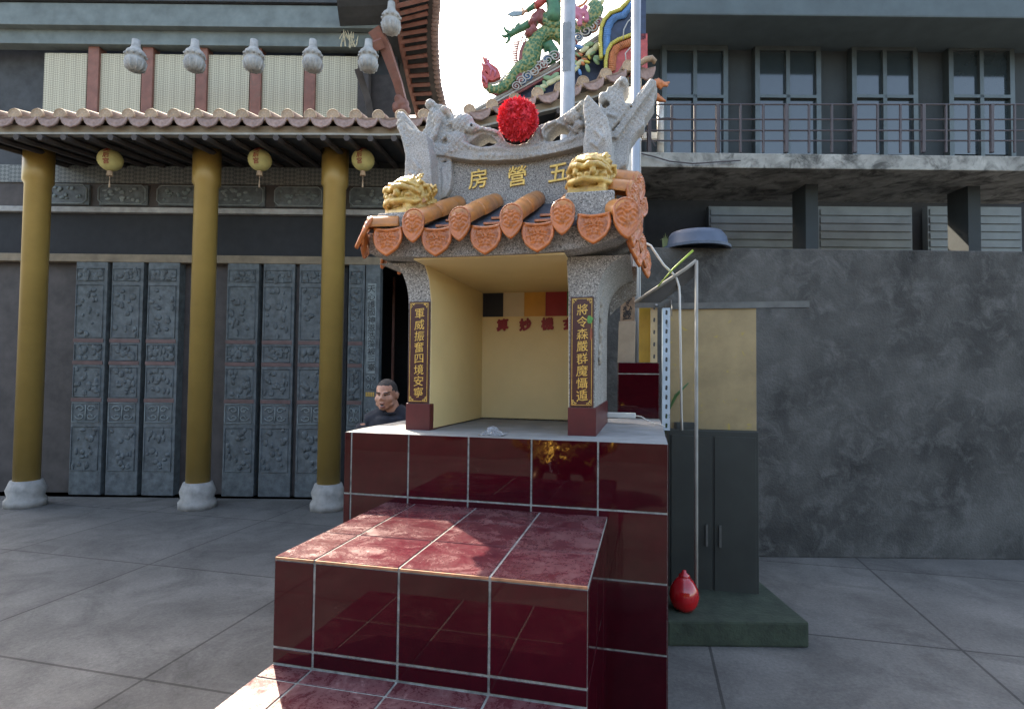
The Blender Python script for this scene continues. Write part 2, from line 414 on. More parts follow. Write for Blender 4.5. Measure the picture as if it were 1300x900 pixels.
XB = [-0.342, -0.303, 0, 0.303, 0.606, 0.909, 1.212]; ZB = [0, -0.303, -0.606, -0.909, -1.212, GZ]; YB = [0, 0.303, 0.606, 0.909, 1.212, 1.38]
up = core('upper_block', -0.342, 1.212, 0, 1.38, GZ, 0)
grid(up, 1, -1, 0, XB, ZB); grid(up, 0, 1, 1.212, YB, ZB); grid(up, 0, -1, -0.342, YB, ZB)
XS = [-0.109, 0.043, 0.346, 0.649, 0.954]; YS = [-0.859, -0.556, -0.253, 0.0]
mid = core('middle_step', -0.109, 0.954, -0.859, 0.02, GZ, -0.330)
grid(mid, 2, 1, -0.330, XS, YS, 'tile_dusty'); grid(mid, 1, -1, -0.859, XS, [-0.341, -0.633, -0.688])
grid(mid, 0, 1, 0.954, YS, [-0.341, -0.633, -0.936, -1.239, GZ]); grid(mid, 0, -1, -0.109, YS, [-0.341, -0.633, -0.936, -1.239, GZ])
YL = [-1.55, -1.248, -0.945, -0.859]
low = core('bottom_step', -0.109, 0.954, -1.55, -0.84, GZ, -0.688)
grid(low, 2, 1, -0.688, XS, YL, 'tile_dusty'); grid(low, 1, -1, -1.55, XS, [-0.699, -0.991, -1.294, GZ])
grid(low, 0, 1, 0.954, YL, [-0.699, -0.991, -1.294, GZ]); grid(low, 0, -1, -0.109, YL, [-0.699, -0.991, -1.294, GZ])
for (z, y) in ((-0.330, -0.859), (-0.688, -1.55)):      # bare clay edge of the nosing tiles
    e = MB()
    for k in range(len(XS) - 1): e.box(XS[k] + GAP, XS[k+1] - GAP, y - 0.0012, y + 0.012, z - 0.0105, z - 0.0025)
    wobj('nosing_edge', e, 'terracotta_edge', altar, bev=0.001)
e = MB(); rows = []
for j in range(9):                                       # bed of cement on the top, slightly uneven
    rows.append([Vector((-0.338 + 1.546 * i / 24, 0.004 + 1.37 * j / 8, 0.0 + 0.0022 * noise.noise(Vector((i * .5, j * .7, 3))) - (0.0025 if j == 0 else 0))) for i in range(25)])
e.thick(rows, (0, 0, -0.012)); wobj('cement_top', e, 'concrete_top', altar, smooth=False)

# ================================================================== SHRINE
shr = thing('stone_shrine', (0.39, 0.6, 0), 'small grey granite shrine with orange glazed eaves and cream niche on the tiled altar', 'shrine')
YP = 0.19
def xz(u, v, y): p = PY(u, v, y); return (p.x, p.z)
def prof(pts, y, d): return MB().prism([[Vector((x, y, z)) for x, z in pts]], (0, d, 0))
# pillars with their flaring brackets run the full depth of the shrine as side walls
lp = [(-0.09, 0), (0.03, 0), (0.03, 0.665), (0.016, 0.78), (-0.014, 0.872), (-0.27, 0.872), (-0.20, 0.862), (-0.148, 0.835), (-0.115, 0.775), (-0.098, 0.70), (-0.093, 0.62)]
rp_ = [(0.752, 0), (0.875, 0), (0.878, 0.60), (0.886, 0.69), (0.905, 0.765), (0.945, 0.825), (1.0, 0.862), (1.04, 0.872), (0.734, 0.872), (0.745, 0.70)]
def rounded(pts, i0, i1):             # Catmull-Rom through the bracket's curve
    out = []
    for i in range(len(pts)):
        out.append(pts[i])
        if i0 <= i < i1:
            p0, p1, p2, p3 = [pts[min(max(j, i0), i1)] for j in (i - 1, i, i + 1, i + 2)]
            for t in (.25, .5, .75): out.append(tuple(.5 * (2 * b + (c - a) * t + (2 * a - 5 * b + 4 * c - d) * t * t + (3 * b - a - 3 * c + d) * t ** 3) for a, b, c, d in zip(p0, p1, p2, p3)))
    return out
lp = rounded(lp, 5, 10); rp_ = rounded(rp_, 2, 7)
pl = wobj('pillar', prof(lp, YP, 0.83), 'granite', shr, bev=0.004)
pr = wobj('pillar', prof(rp_, YP, 0.83), 'granite', shr, bev=0.004)
for q_ in (pl, pr): q_.data.shade_smooth(); q_.data.set_sharp_from_angle(angle=R(32))
for p, x0, x1 in ((pl, -0.097, 0.036), (pr, 0.747, 0.884)):
    wobj('plinth', MB().box(x0, x1, YP - 0.008, 1.026, 0.0, 0.137), 'maroon_paint', p, bev=0.003)
# ragged mortar run down the outer face of the right pillar
mm = MB()
for k in range(34):
    t = k / 33; z = 0.86 - t * 0.50
    mm.ell((0.879 + 0.03 * max(0, (z - 0.7) / 0.2) ** 2 + rnd.uniform(-.003, .003), 0.43 + 0.02 * math.sin(t * 5) + rnd.uniform(-.02, .02), z), (0.011 + rnd.uniform(0, .008), 0.03 + rnd.uniform(-.01, .02), 0.018), 8, 6)
me = remesh(mm, 0.006, 1, disp=lambda c, n: 0.004 * fbm(c, 60)); me.materials.append(MATS['mortar'])
mobj('mortar_seam', shift(me, -wloc(shr)), 'mortar', shr)
# niche
NB = 1.0
def quad(ps, th):
    ps = [Vector(p) for p in ps]; return MB().prism([ps], Vector(th))
wobj('side_panel', quad([(0.034, YP + .002, 0.008), (0.074, NB, 0.008), (0.070, NB, 0.823), (0.19, YP + .002, 0.868), (-0.008, YP + .002, 0.868), (0.018, YP + .002, 0.78), (0.034, YP + .002, 0.66)], (-0.012, 0, 0)), 'cream_paint', shr)
wobj('side_panel', quad([(0.748, YP + .004, 0.008), (0.712, NB, 0.008), (0.716, NB, 0.823), (0.60, YP + .004, 0.868), (0.733, YP + .004, 0.868), (0.744, YP + .004, 0.70)], (0.010, 0, 0)), 'cream_paint', shr)
wobj('back_panel', MB().box(0.05, 0.74, NB + .001, NB + 0.03, 0.010, 0.84), 'cream_paint', shr)
wobj('niche_ceiling', MB().hexa([Vector(p) for p in [(-0.02, 0.075, 0.860), (0.74, 0.075, 0.860), (0.74, NB + .01, 0.822), (0.05, NB + .01, 0.822), (-0.02, 0.075, 0.869), (0.74, 0.075, 0.869), (0.74, NB + .01, 0.86), (0.05, NB + .01, 0.86)]]), 'cream_paint', shr)
wobj('rear_wall', MB().box(-0.09, 0.875, 1.022, 1.06, 0, 0.87), 'granite_rough', shr)
wobj('rear_wing', MB().prism([[PY(u, v, 1.0) for u, v in ((774, 400), (781, 392), (791, 384), (800, 377.5), (808, 374), (808.5, 338), (770, 338))]], (0, .06, 0)), 'granite_rough', shr, bev=.006)
bx0 = 0.074; pw = 0.1385
for i, m in enumerate(('panel_black', 'panel_white', 'panel_yellow', 'panel_red', 'panel_green')):
    x1 = min(bx0 + (i + 1) * pw, 0.712)
    tag(wobj('color_square', MB().box(bx0 + i * pw + .0008, x1 - .0008, NB - 0.004, NB + .0005, 0.664, 0.818), m, shr), label='%s painted square on the niche back wall' % m.split('_')[1])
RX = (R(90), 0, 0)
def chars(parent, txt, places, size, m, ext, off=0.0, jit=0.03):
    for ch, p in zip(txt, places):
        mobj('character', text_mesh(ch, size, ext, off), m, parent, Vector(p) - wloc(parent), (R(90), rnd.gauss(0, jit), 0))
back = [o for o in shr.children if o.name.startswith('back_panel')][0]
for ch, (u, v) in zip('算妙機玄', ((638, 412.5), (667, 412), (695, 411), (722, 411))): mobj('character', blob_text(ch, 0.078, 0.0035, 0.0042), 'red_paint', back, PY(u, v, NB - 0.004) - wloc(back), RX)
# couplet plaques
def plaque(x0, x1, z0, z1, txt):
    o = wobj('couplet_plaque', MB().box(x0, x1, YP - 0.012, YP + 0.002, z0, z1), 'plaque_brown', shr, bev=0.0015)
    b = MB(); y0, y1 = YP - 0.0138, YP - 0.011; i = 0.008; t = 0.0022
    for (a, c, e, f) in ((x0+i, x1-i, z0+i, z0+i+t), (x0+i, x1-i, z1-i-t, z1-i), (x0+i, x0+i+t, z0+i+t, z1-i-t), (x1-i-t, x1-i, z0+i+t, z1-i-t)): b.box(a, c, y0, y1, e, f)
    for sx, sz in ((0, 0), (0, 1), (1, 0), (1, 1)):
        cx = x0 + 0.018 if not sx else x1 - 0.018; cz = z0 + 0.018 if not sz else z1 - 0.018
        dx = 1 if not sx else -1; dz = 1 if not sz else -1
        for (ox, oz, r) in ((0, 0, .0055), (.010, -.003, .004), (-.003, .010, .004)):
            b.tube([(cx + dx*ox + r*math.cos(a), YP - 0.0122, cz + dz*oz + r*math.sin(a)) for a in [k * 0.7 for k in range(8)]], 0.0016, 5)
    wobj('gold_border', b, 'gold_leaf', o)
    n = len(txt); top = z1 - 0.062; bot = z0 + 0.055; xc = (x0 + x1) / 2
    chars(o, txt, [(xc + 0.002, YP - 0.0122, top + (bot - top) * k / (n - 1)) for k in range(n)], 0.057, 'gold_leaf', 0.0016, 0.0001, 0.04)
    return o
plaque(-0.086, 0.029, 0.140, 0.664, '軍威振奮四境安寧')
q = plaque(0.757, 0.870, 0.140, 0.672, '將令森嚴群魔懾遁')
mat('smudge_green', (0.06, 0.22, 0.05), 0.5, var=0.6, vs=90); mat('smudge_rust', (0.20, 0.05, 0.02), 0.6, var=0.5, vs=60)
def blot(c, r, y, seed, sx=1, sz=1):
    return MB().prism([[(c[0] + sx * r * (1 + .45 * noise.noise(Vector((math.cos(a) * 1.7, math.sin(a) * 1.7, seed)))) * math.cos(a), y, c[1] + sz * r * (1 + .45 * noise.noise(Vector((math.cos(a) * 1.7, math.sin(a) * 1.7, seed)))) * math.sin(a)) for a in [k * math.pi / 9 for k in range(18)]]], (0, 0.001, 0))
wobj('green_smudge', blot((0.852, 0.560), 0.014, YP - 0.0152, 2, 1, 1.3), 'smudge_green', q)
wobj('rust_smudge', blot((0.858, 0.49), 0.008, YP - 0.0150, 5, 0.7, 4), 'smudge_rust', q)
# cornice under the tiles, curving up towards its corners
def lift(x): return 0.030 * ((x - 0.385) / 0.505) ** 4 if x > 0.385 else 0.012 * ((0.385 - x) / 0.507) ** 4
rows = []; N = 24
xs = [-0.255 + 1.285 * k / N for k in range(N + 1)]
c = MB(); ring = []
def crow(y, z): return [Vector((x, y, z + lift(x))) for x in xs]
c.thick([crow(0.055, 0.866), crow(0.05, 0.96)][0:0] or [crow(0.05, 0.866), crow(1.18, 0.866)], (0, 0, 0.11))
corn = wobj('cornice', c, 'granite', shr, bev=0.006)
# roof bed
rf = MB(); ze = 0.982; zr = 1.235
def rrow(t, y, z, inset): return [Vector((-0.225 + inset + (1.235 - 2 * inset) * k / 16, y, z + lift(-0.225 + inset + (1.235 - 2 * inset) * k / 16) * (1 - t))) for k in range(17)]
top = [rrow(0, 0.0, ze, 0), rrow(0.5, 0.25, 1.105, 0.10), rrow(1, 0.5, zr, 0.22), rrow(1, 0.64, zr, 0.22), rrow(0.5, 0.95, 1.105, 0.10), rrow(0, 1.22, ze, 0)]
rf.thick(top, (0, 0, -0.02))
roof = wobj('roof', rf, 'slate', shr)
# hip stones that carry the lion heads
def hip(x0, x1, zf, zb):
    return MB().hexa([Vector(p) for p in [(x0, 0.025, 0.99), (x1, 0.025, 0.99), (x1 + (0.05 if x0 < 0 else -0.03), 0.56, 1.05), (x0 + (0.05 if x0 < 0 else -0.03), 0.56, 1.05), (x0, 0.025, zf), (x1, 0.025, zf), (x1 + (0.05 if x0 < 0 else -0.03), 0.56, zb), (x0 + (0.05 if x0 < 0 else -0.03), 0.56, zb)]])
wobj('hip_stone', hip(-0.200, 0.012, 1.092, 1.19), 'granite', roof, bev=0.012, seg=3)
wobj('hip_stone', hip(0.748, 0.975, 1.138, 1.22), 'granite', roof, bev=0.012, seg=3)
# --- glazed tiles: relief plates on a polar grid
def relief(outline_r, hfun, th, nr=13, na=44):
    mb = MB(); vs = [Vector((0, -hfun(0, 0, 0, 0), 0))]
    for i in range(1, nr + 1):
        for k in range(na):
            a = 2 * math.pi * k / na; t = i / nr; r = outline_r(a) * t
            x, z = r * math.sin(a), r * math.cos(a)
            vs.append(Vector((x, -hfun(x, z, t, a), z)))
    fs = [(0, 1 + k, 1 + (k + 1) % na) for k in range(na)]
    for i in range(nr - 1):
        for k in range(na):
            k2 = (k + 1) % na; fs.append((1 + i*na + k, 1 + (i+1)*na + k, 1 + (i+1)*na + k2, 1 + i*na + k2))
    o = 1 + (nr - 1) * na; b = len(vs)
    for k in range(na): p = vs[o + k]; vs.append(Vector((p.x * 0.985, th, p.z * 0.985)))
    fs += [(o + k, b + k, b + (k + 1) % na, o + (k + 1) % na) for k in range(na)]
    fs.append(tuple(b + k for k in range(na)))
    return mb.put(vs, fs).mesh('relief')
def poly_r(poly):
    def f(a):
        d = (math.sin(a), math.cos(a)); best = 0
        for i in range(len(poly)):
            (x1, z1), (x2, z2) = poly[i], poly[(i + 1) % len(poly)]
            ex, ez = x2 - x1, z2 - z1; den = d[0] * ez - d[1] * ex
            if abs(den) < 1e-9: continue
            t = (x1 * ez - z1 * ex) / den; s = (x1 * d[1] - z1 * d[0]) / den
            if t > 0 and -1e-6 <= s <= 1 + 1e-6: best = max(best, t)
        return best
    return f
tear = [(0.0563 * math.sin(a) , 0.060 * math.cos(a)) for a in [R(d) for d in range(-104, 105, 8)]] + [(0.0535, -0.040), (0.047, -0.060), (0.036, -0.080), (0.020, -0.099), (0.0, -0.114), (-0.020, -0.099), (-0.036, -0.080), (-0.047, -0.060), (-0.0535, -0.040)]
def bump(x, z, cx, cz, r): d = ((x - cx) ** 2 + (z - cz) ** 2) / (r * r); return math.exp(-d)
def h_round(x, z, t, a):
    r = math.hypot(x / 0.0563, z / 0.060); h = 0.0
    if r < 1.0:
        h = 0.011 * math.sqrt(max(0, 1 - (r / 0.80) ** 2)) if r < 0.80 else 0
        h += 0.006 * math.exp(-((r - 0.90) / 0.05) ** 2) * (1.25 + 0.6 * math.cos(26 * a))
        if r < 0.82:
            h += (0.0036 * math.sin(z * 330 + 2.4 * math.cos(x * 115)) + 0.0055 * noise.noise(Vector((abs(x) * 75, z * 75, 4.0)))) * (1 - r * .4) + 0.007 * (bump(x, z, -.016, .016, .009) + bump(x, z, .016, .016, .009)) + .004 * bump(x, z, 0, -.002, .01)
    else:
        h += 0.006 * math.exp(-((t - 0.93) / 0.05) ** 2) + 0.0035 * math.sin(x * 260) * math.sin(z * 240) * (t < 0.86)
    return h if t < 0.995 else h * 0.4
round_me = relief(poly_r(tear), h_round, 0.012, 15, 52)
shield = [(-0.073, 0.052), (0.073, 0.052), (0.079, 0.02), (0.074, -0.014), (0.056, -0.050), (0.028, -0.072), (0.0, -0.088), (-0.028, -0.072), (-0.056, -0.050), (-0.074, -0.014), (-0.079, 0.02)]
def h_drip(x, z, t, a):
    h = 0.009 * math.exp(-((t - 0.90) / 0.055) ** 2)
    if t < 0.80:
        xx = abs(x); h += -0.001 + 0.0062 * (math.sin(xx * 250 + z * 120 + 1.2 * math.sin(z * 210)) * math.cos(z * 230 - xx * 160)) + 0.007 * (bump(x, z, 0, .012, .010) + bump(xx, z, .032, .016, .012) + bump(xx, z, .022, -.022, .010) + bump(x, z, 0, -.034, .009))
    return h
drip_me = relief(poly_r(shield), h_drip, 0.010, 15, 52)
lip = MB().tube([(-0.074 + 0.148 * k / 10, 0.001 + 0.0, 0.054 - 0.010 * math.sin(math.pi * k / 10)) for k in range(11)], 0.0085, 8)
for m in (round_me, drip_me): m.shade_smooth(); m.materials.append(MATS['glaze_orange'])
lip_me = lip.mesh(); lip_me.shade_smooth(); lip_me.materials.append(MATS['glaze_orange'])
RL = wloc(roof)
def put(name, me, loc, rz=0, tilt=0, s=1.0, roll=0):
    o = mobj(name, me, 'glaze_orange', roof, Vector(loc) - RL, (tilt, roll, rz)); o.scale = (s, s, s); return o
def drip(loc, rz=0, tilt=R(-6), s=1.0):
    o = put('drip_tile', drip_me, loc, rz, tilt, s); mobj('lip', lip_me, 'glaze_orange', o)
    return o
def half_barrel(p0, p1, r, seg=10, up=Vector((0, 0, 1)), over=0.62):
    p0, p1 = Vector(p0), Vector(p1); t = (p1 - p0).normalized(); x = t.cross(up).normalized(); y = x.cross(t).normalized()
    mb = MB(); rows = []
    for (p, rr) in ((p0, r), (p0 + t * 0.004, r * 1.02), (p1 - t * 0.004, r * 1.0), (p1, r * 0.96)):
        rows.append([p + x * (rr * math.cos(a)) + y * (rr * math.sin(a)) for a in [math.pi * (-(over - .5) + 2 * over * k / seg - 0) if False else math.pi * (0.5 - over + 2 * over * k / seg) for k in range(seg + 1)]])
    mb.sheet(rows); mb.f.append(list(range(seg + 1))); mb.f.append([len(mb.v) - 1 - k for k in range(seg + 1)])
    return mb
RXS = [0.022, 0.256, 0.508, 0.747]; DXS = [-0.118, 0.137, 0.381, 0.630, 0.886]
for k, x in enumerate(RXS):
    zc = 1.026 + lift(x)
    put('round_end_tile', round_me, (x, -0.040, zc), rnd.uniform(-.06, .06), R(-5), 1.0, rnd.uniform(-.05, .05))
    xe = x + (0.045, 0.03, 0.015, -0.01)[k]
    A = Vector((x, -0.032, zc - 0.004)); B_ = Vector((xe, 0.50, 1.262)); d = B_ - A
    for s0, s1, dr in ((0, 0.40, 0.0), (0.405, 0.80, 0.0025), (0.805, 1.0, -0.001)):
        wobj('barrel_tile', half_barrel(A + d * s0, A + d * s1, 0.050 + dr), 'barrel_orange', roof, smooth=True)
for k, x in enumerate(DXS):
    drip((x, -0.024, 0.936 + lift(x)), rnd.uniform(-.04, .04), R(-7))
    for j, (yy, zz) in enumerate(((0.030, 1.008), (0.17, 1.072))):
        if k in (0, 4) : continue
        wobj('pan_tile', MB().thick([[Vector((x + 0.03 - 0.058 + 0.116 * i / 8, y_, zz + dz_ + lift(x) - 0.001 * math.sin(math.pi * i / 8))) for i in range(9)] for y_, dz_ in ((yy, 0), (yy + 0.05, 0.004))], (0, 0, 0.013)), 'glaze_orange', roof, bev=0.003)
# corner tiles and the side eaves
put('corner_end_tile', round_me, (1.030, -0.020, 1.022), R(22), R(-4), 1.12)
wobj('barrel_tile', half_barrel((1.02, -0.012, 1.022), (0.90, 0.16, 1.095), 0.052), 'barrel_orange', roof, smooth=True)
put('corner_end_tile', round_me, (-0.236, -0.015, 1.012), R(-62), R(-26), 1.05)
wobj('barrel_tile', half_barrel((-0.228, -0.008, 1.022), (-0.08, 0.03, 1.03), 0.043), 'barrel_orange', roof, smooth=True)
for (u, v, y) in ((804, 243, 0.14), (811, 231, 0.30)):
    p = PY(u, v, y); put('round_end_tile', round_me, p, R(58), R(-6), 0.92); wobj('barrel_tile', half_barrel(p + Vector((-.006, .004, .004)), p + Vector((-.24, .03, .055)), 0.046), 'barrel_orange', roof, smooth=True)
    drip(p + Vector((.012, .09, -.085)), R(62), R(-10), 0.85)
for s, x0 in ((1, 1.062), (-1, -0.282)):
    for k in range(5):
        y = 0.15 + 0.245 * k; zc = 1.030 + 0.02 * (k / 4) ** 2
        put('round_end_tile', round_me, (x0 + s * 0.012 * k, y, zc), R((52, 84, 60, 80, 58)[k]) * s, R(-8), 1.0, rnd.uniform(-.06, .06))
        wobj('barrel_tile', half_barrel((x0 - s * 0.01 + s * 0.012 * k, y, zc), (x0 - s * 0.30, y, zc + 0.15), 0.049), 'barrel_orange', roof, smooth=True)
        if k in (0, 1, 3): drip((x0 + s * (-0.01 + 0.012 * k + (.02 if k == 3 else 0)), y + 0.122, 0.945 + 0.01 * k), R(72) * s, R(-14))
    drip((x0 - s * 0.012, 0.045, 0.948), R(80) * s, R(-7), 0.9)
# --- ridge
rw = wobj('ridge_wall', MB().box(-0.10, 0.87, 0.50, 0.63, 1.16, 1.575), 'granite', shr, bev=0.004)
chars(rw, '房營五', [PY(u, v, 0.497) for u, v in ((607, 227.5), (656.5, 224), (709, 219.5))], 0.118, 'gold_leaf', 0.007, 0.001, 0.02)
def pp(pts, y): return [PY(u, v, y) for u, v in pts]
CR = MB()
YR = 0.465
outer = [(548,207),(543,190),(538,178),(533,170),(539,163),(542,150),(545,140),(540,134),(543,129),(549,128),(555,132),(562,133),(569,138),(570,144),(564,150),(567,152),(576,146),(590,143),(596,147),(600,154),(610,160),(620,162),(634,166),(640,180),(655,184),(670,180),(684,160),(690,157),(708,150),(716,145),(728,137),(738,127),(746,128),(752,142),(760,150),(762,140),(760,128),(761,119),(770,115),(771,111),(778,108),(783,101),(791,99),(798,105),(796,110),(791,116),(792,125),(794,131),(802,131),(788,150),(776,164),(770,186),(740,187),(705,195),(658,203),(620,205),(599,204.5),(575,202)]
holes = [[(592,184),(603,175),(613,169.5),(624,172.5),(632,181),(622,186.5),(606,186)], [(692,179),(696,168.5),(703,161),(709,158.5),(718,159.5),(723,166),(718,174.5),(707,179.5)], [(763.5,131),(767,126.5),(773,127.5),(775,133),(769.5,137.5),(764,135.5)]]
CR.prism([pp(outer, YR)] + [pp(h, YR) for h in holes], (0, 0.135, 0))
# lip of the band, proud of the wall
band = [(548,196),(561,197.5),(580,201),(599,203.5),(630,204),(658,202.5),(685,198.5),(705,194),(725,189.5),(745,184)]
for k in range(len(band) - 1):
    (u0, v0), (u1, v1) = band[k], band[k + 1]
    CR.prism([pp([(u0, v0), (u1, v1), (u1, v1 - 15), (u0, v0 - 15)], 0.445)], (0, 0.18, 0))
# horns
CR.prism([pp([(766,235),(768,190),(775,165),(802,130),(825.5,99),(833,103),(834.5,114),(829.5,123),(831,132),(826,140),(818,152),(818,159),(809,168),(802,178),(798,190),(798,196),(795,209),(784,214),(784,235)], 0.50)], (0, 0.11, 0))
CR.prism([pp([(775,172),(803,135),(826,99.5),(833,102.5),(832,108),(808,140),(783,176)], 0.475)], (0, 0.16, 0))
CR.prism([pp([(545,215),(546,185),(538,172),(531,165),(518,150),(512,142),(505,141),(503,149),(508,164),(516,178),(520,215)], 0.53)], (0, 0.10, 0))
CR.prism([pp([(533,172),(512,143),(504,142),(503,148),(527,178)], 0.505)], (0, 0.15, 0))
# uprights at the ends of the hips
CR.prism([pp([(502,157),(505,151),(511,151),(515,156),(518,163),(531,166),(541,170),(546,200),(550,262),(516,262),(515.5,215),(514,185),(508,172)], 0.34)], (0, 0.20, 0))
CR.prism([pp([(746,120.5),(742,126),(740.5,135),(741,148),(743,161),(740,182),(740,205),(743,258),(779,255),(777,205),(775,165),(771,149),(759,133),(751,124)], 0.34)], (0, 0.20, 0))
# hanging leaf, dragon heads and relief
CR.prism([pp([(545,212),(560,207),(573,205),(573,225),(571,240),(566,250),(560,252.5),(553,247),(556,238),(550,231)], 0.462)], (0, 0.05, 0))
def pt(pts, y, r):
    CR.tube([PY(u, v, y) for u, v in pts], [PY(u + a, v, y).x - PY(u, v, y).x for (u, v), a in zip(pts, r if hasattr(r, '__len__') else [r] * len(pts))], 8)
def pe(u, v, y, ru, rv, ry):
    p = PY(u, v, y); k = PY(u + 1, v, y).x - p.x; CR.ell(p, (ru * k, ry, rv * k), 14, 9)
pt([(518,250),(517,225),(518,200),(514,180),(507,160)], 0.345, [3,3.5,3,3,2.5]); pt([(540,250),(541,225),(538,200),(535,180)], 0.35, [3,4,3,2.5]); pt([(526,205),(532,215),(527,225),(520,218)], 0.34, [2,3,3,2])
pt([(746,250),(744,225),(746,200),(745,175),(745,140),(746,126)], 0.345, [3,4,3,3,3,2]); pt([(772,250),(773,222),(771,198),(768,170),(760,148)], 0.345, [3,4,3.5,3,2]); pt([(756,165),(764,175),(758,188),(751,180)], 0.335, [2,3,3,2])
pt([(562,214),(564,232),(561,248)], 0.466, [2,3,2])
pe(588, 157, 0.455, 14, 12, 0.035); pe(600, 163, 0.450, 9, 6, 0.03); pe(580, 178, 0.455, 13, 11, 0.03); pe(556, 150, 0.455, 8, 10, 0.03)
pt([(566,196),(572,186),(582,180),(594,186),(610,190),(632,188),(648,192)], 0.45, [3,4,4.5,3.5,3,3,2]); pt([(560,178),(566,172),(576,172),(580,178),(574,184)], 0.445, [2,3,3,2.5,1.5])
pt([(566,160),(574,154),(586,150),(596,153)], 0.445, [1.5,2.5,2.5,1.5]); pt([(592,163),(602,165),(612,163),(622,166),(632,170)], 0.448, [2,2.5,2.2,2,2])
pt([(545,182),(552,172),(556,160),(553,148),(548,138)], 0.45, [3,4,4,3.5,3]); pt([(530,178),(538,190),(544,203)], 0.40, [2,3,2])
pt([(700,188),(715,182),(730,176),(742,170)], 0.45, [2.5,3,3,2]); pt([(690,176),(688,166),(695,159),(706,154)], 0.45, [2,2.5,2.5,2]); pt([(668,192),(684,186),(692,180)], 0.45, [2,3,2])
pe(727, 150, 0.455, 11, 8, 0.03); pe(735, 160, 0.45, 7, 6, 0.03); pt([(716,148),(728,141),(738,132)], 0.45, [2,2.5,2]); pt([(722,160),(732,168),(740,165)], 0.45, [1.5,2,2])
pt([(762,150),(772,145),(784,148)], 0.46, [2,2.5,1.5]); pe(790, 106, 0.48, 7, 7, 0.045); pe(765, 125, 0.48, 5, 7, 0.04); pe(547, 134, 0.48, 6, 6, 0.045); pe(565, 141, 0.47, 6, 5, 0.04)
for k in range(7): pe(571 + k * 3.0, 190 - 1.1 * k + (k % 2) * 4, 0.447, 1.9, 2.6, 0.014)
for k in range(11): pe(610 + k * 8, 197.5 - (0.02 * (k - 2)) * k, 0.443, 2.4, 2.0, 0.008)
def carve(cc, nn):
    f = 0.0032 * fbm(cc + Vector((3, 1, 7)), 13, 4) + 0.0012 * noise.noise(cc * 75)
    if nn.y < -0.35 and cc.z > 1.55: f += 0.0028 * math.sin(cc.x * 190 + 3 * noise.noise(cc * 9)) * math.sin(cc.z * 210 + 2 * noise.noise(cc * 11 + Vector((5, 0, 0))))
    return f
me = remesh(CR, 0.0058, 1, 0.5, carve); me.materials.append(MATS['granite_carved'])
tag(mobj('carved_ridge', shift(me, -wloc(shr)), 'granite_carved', shr), label='carved granite ridge with two dragons and upswept horned ends')
cr = [o for o in shr.children if o.name.startswith('carved_ridge')][0]
mat('dark_hole', (0.02, 0.02, 0.022), 0.8)
wobj('dragon_eye', MB().ell(PY(598.5, 159, 0.424), 0.0085, 10, 8), 'dark_hole', cr, smooth=True)
# --- gold lion heads
LM = MB()
LM.ell((0, 0.0, 0.108), (0.112, 0.112, 0.112), 22, 16); LM.box(-0.100, 0.100, -0.080, 0.10, 0.0, 0.11); LM.box(-0.094, 0.094, -0.090, 0.04, 0.0, 0.040)
LM.ell((0, -0.05, 0.072), (0.098, 0.068, 0.022), 16, 10)
for s in (-1, 1):
    LM.tube([(0.0, -0.120, 0.118), (s*.030, -0.128, 0.127), (s*.065, -0.112, 0.130), (s*.098, -0.068, 0.120), (s*.113, -0.02, 0.108)], [.015, .016, .016, .014, .010], 8)
    LM.tube([(0.0, -0.112, 0.150), (s*.035, -0.108, 0.158), (s*.075, -0.082, 0.155), (s*.106, -0.03, 0.14)], [.008, .009, .009, .007], 6)
    LM.tube([(0.0, -0.124, 0.064), (s*.04, -0.120, 0.056), (s*.08, -0.096, 0.060), (s*.110, -0.05, 0.056), (s*.116, -0.02, 0.074)], [.017, .016, .015, .013, .010], 8)
    LM.ell((s*.044, -0.116, 0.098), 0.0185, 12, 8); LM.ell((s*.018, -0.130, 0.082), (.017, .013, .011), 10, 8); LM.ell((s*.085, -0.080, 0.088), (.022, .02, .014), 10, 8)
    for k in range(4): LM.tube([(s*(.02 + .024*k), -0.110 + .009*k*k*.6, 0.052), (s*(.02 + .024*k), -0.114 + .009*k*k*.6, 0.034)], [.0075, .002], 6)
    LM.tube([(s*.104, 0.0, 0.15), (s*.124, 0.015, 0.155), (s*.120, 0.03, 0.12), (s*.110, 0.02, 0.10)], [.012, .013, .011, .006], 8)
    for k in range(9):
        a = k / 8; cx, cy, cz = s*(.112 - .012*math.sin(a*3)), 0.055 + .02*math.sin(a*9), 0.02 + .14*a
        LM.tube([(cx + .016*math.cos(t)*(.4+t/9), cy + .018*math.sin(t)*(.4+t/9), cz + .012*math.sin(t*2)) for t in [j*.8 for j in range(8)]], 0.0075, 6)
for k in range(34):
    a = rnd.uniform(-1.35, 1.35); b = rnd.uniform(0.42, 1.4); r = 0.114
    p = Vector((r*1.02*math.sin(a)*math.cos(b*.6), 0.01 - r*.90*math.cos(a)*math.cos(b), 0.105 + r*.96*math.sin(b)))
    LM.tube([p + Vector((.011*math.cos(t)*(1-t/8), 0.006*math.sin(t), .011*math.sin(t)*(1-t/8))) for t in [j*.9 for j in range(7)]], 0.0055, 6)
lion_me = remesh(LM, 0.0042, 1, 0.4, lambda c, n: 0.0024 * fbm(c, 48, 3) * (1 if c.z > .06 else .3)); lion_me.materials.append(MATS['gold_paint'])
for loc, rz, s in (((-0.082, 0.155, 1.090), R(-30), (1.0, 1.0, 1.02)), ((0.853, 0.150, 1.136), R(-9), (0.93, 1.0, 1.0))):
    o = mobj('lion_head', lion_me, 'gold_paint', shr, Vector(loc) - wloc(shr), (R(-2) if rz < -.3 else 0, 0, rz)); o.scale = s
    tag(o, label='gold painted lion head on the shrine hip')
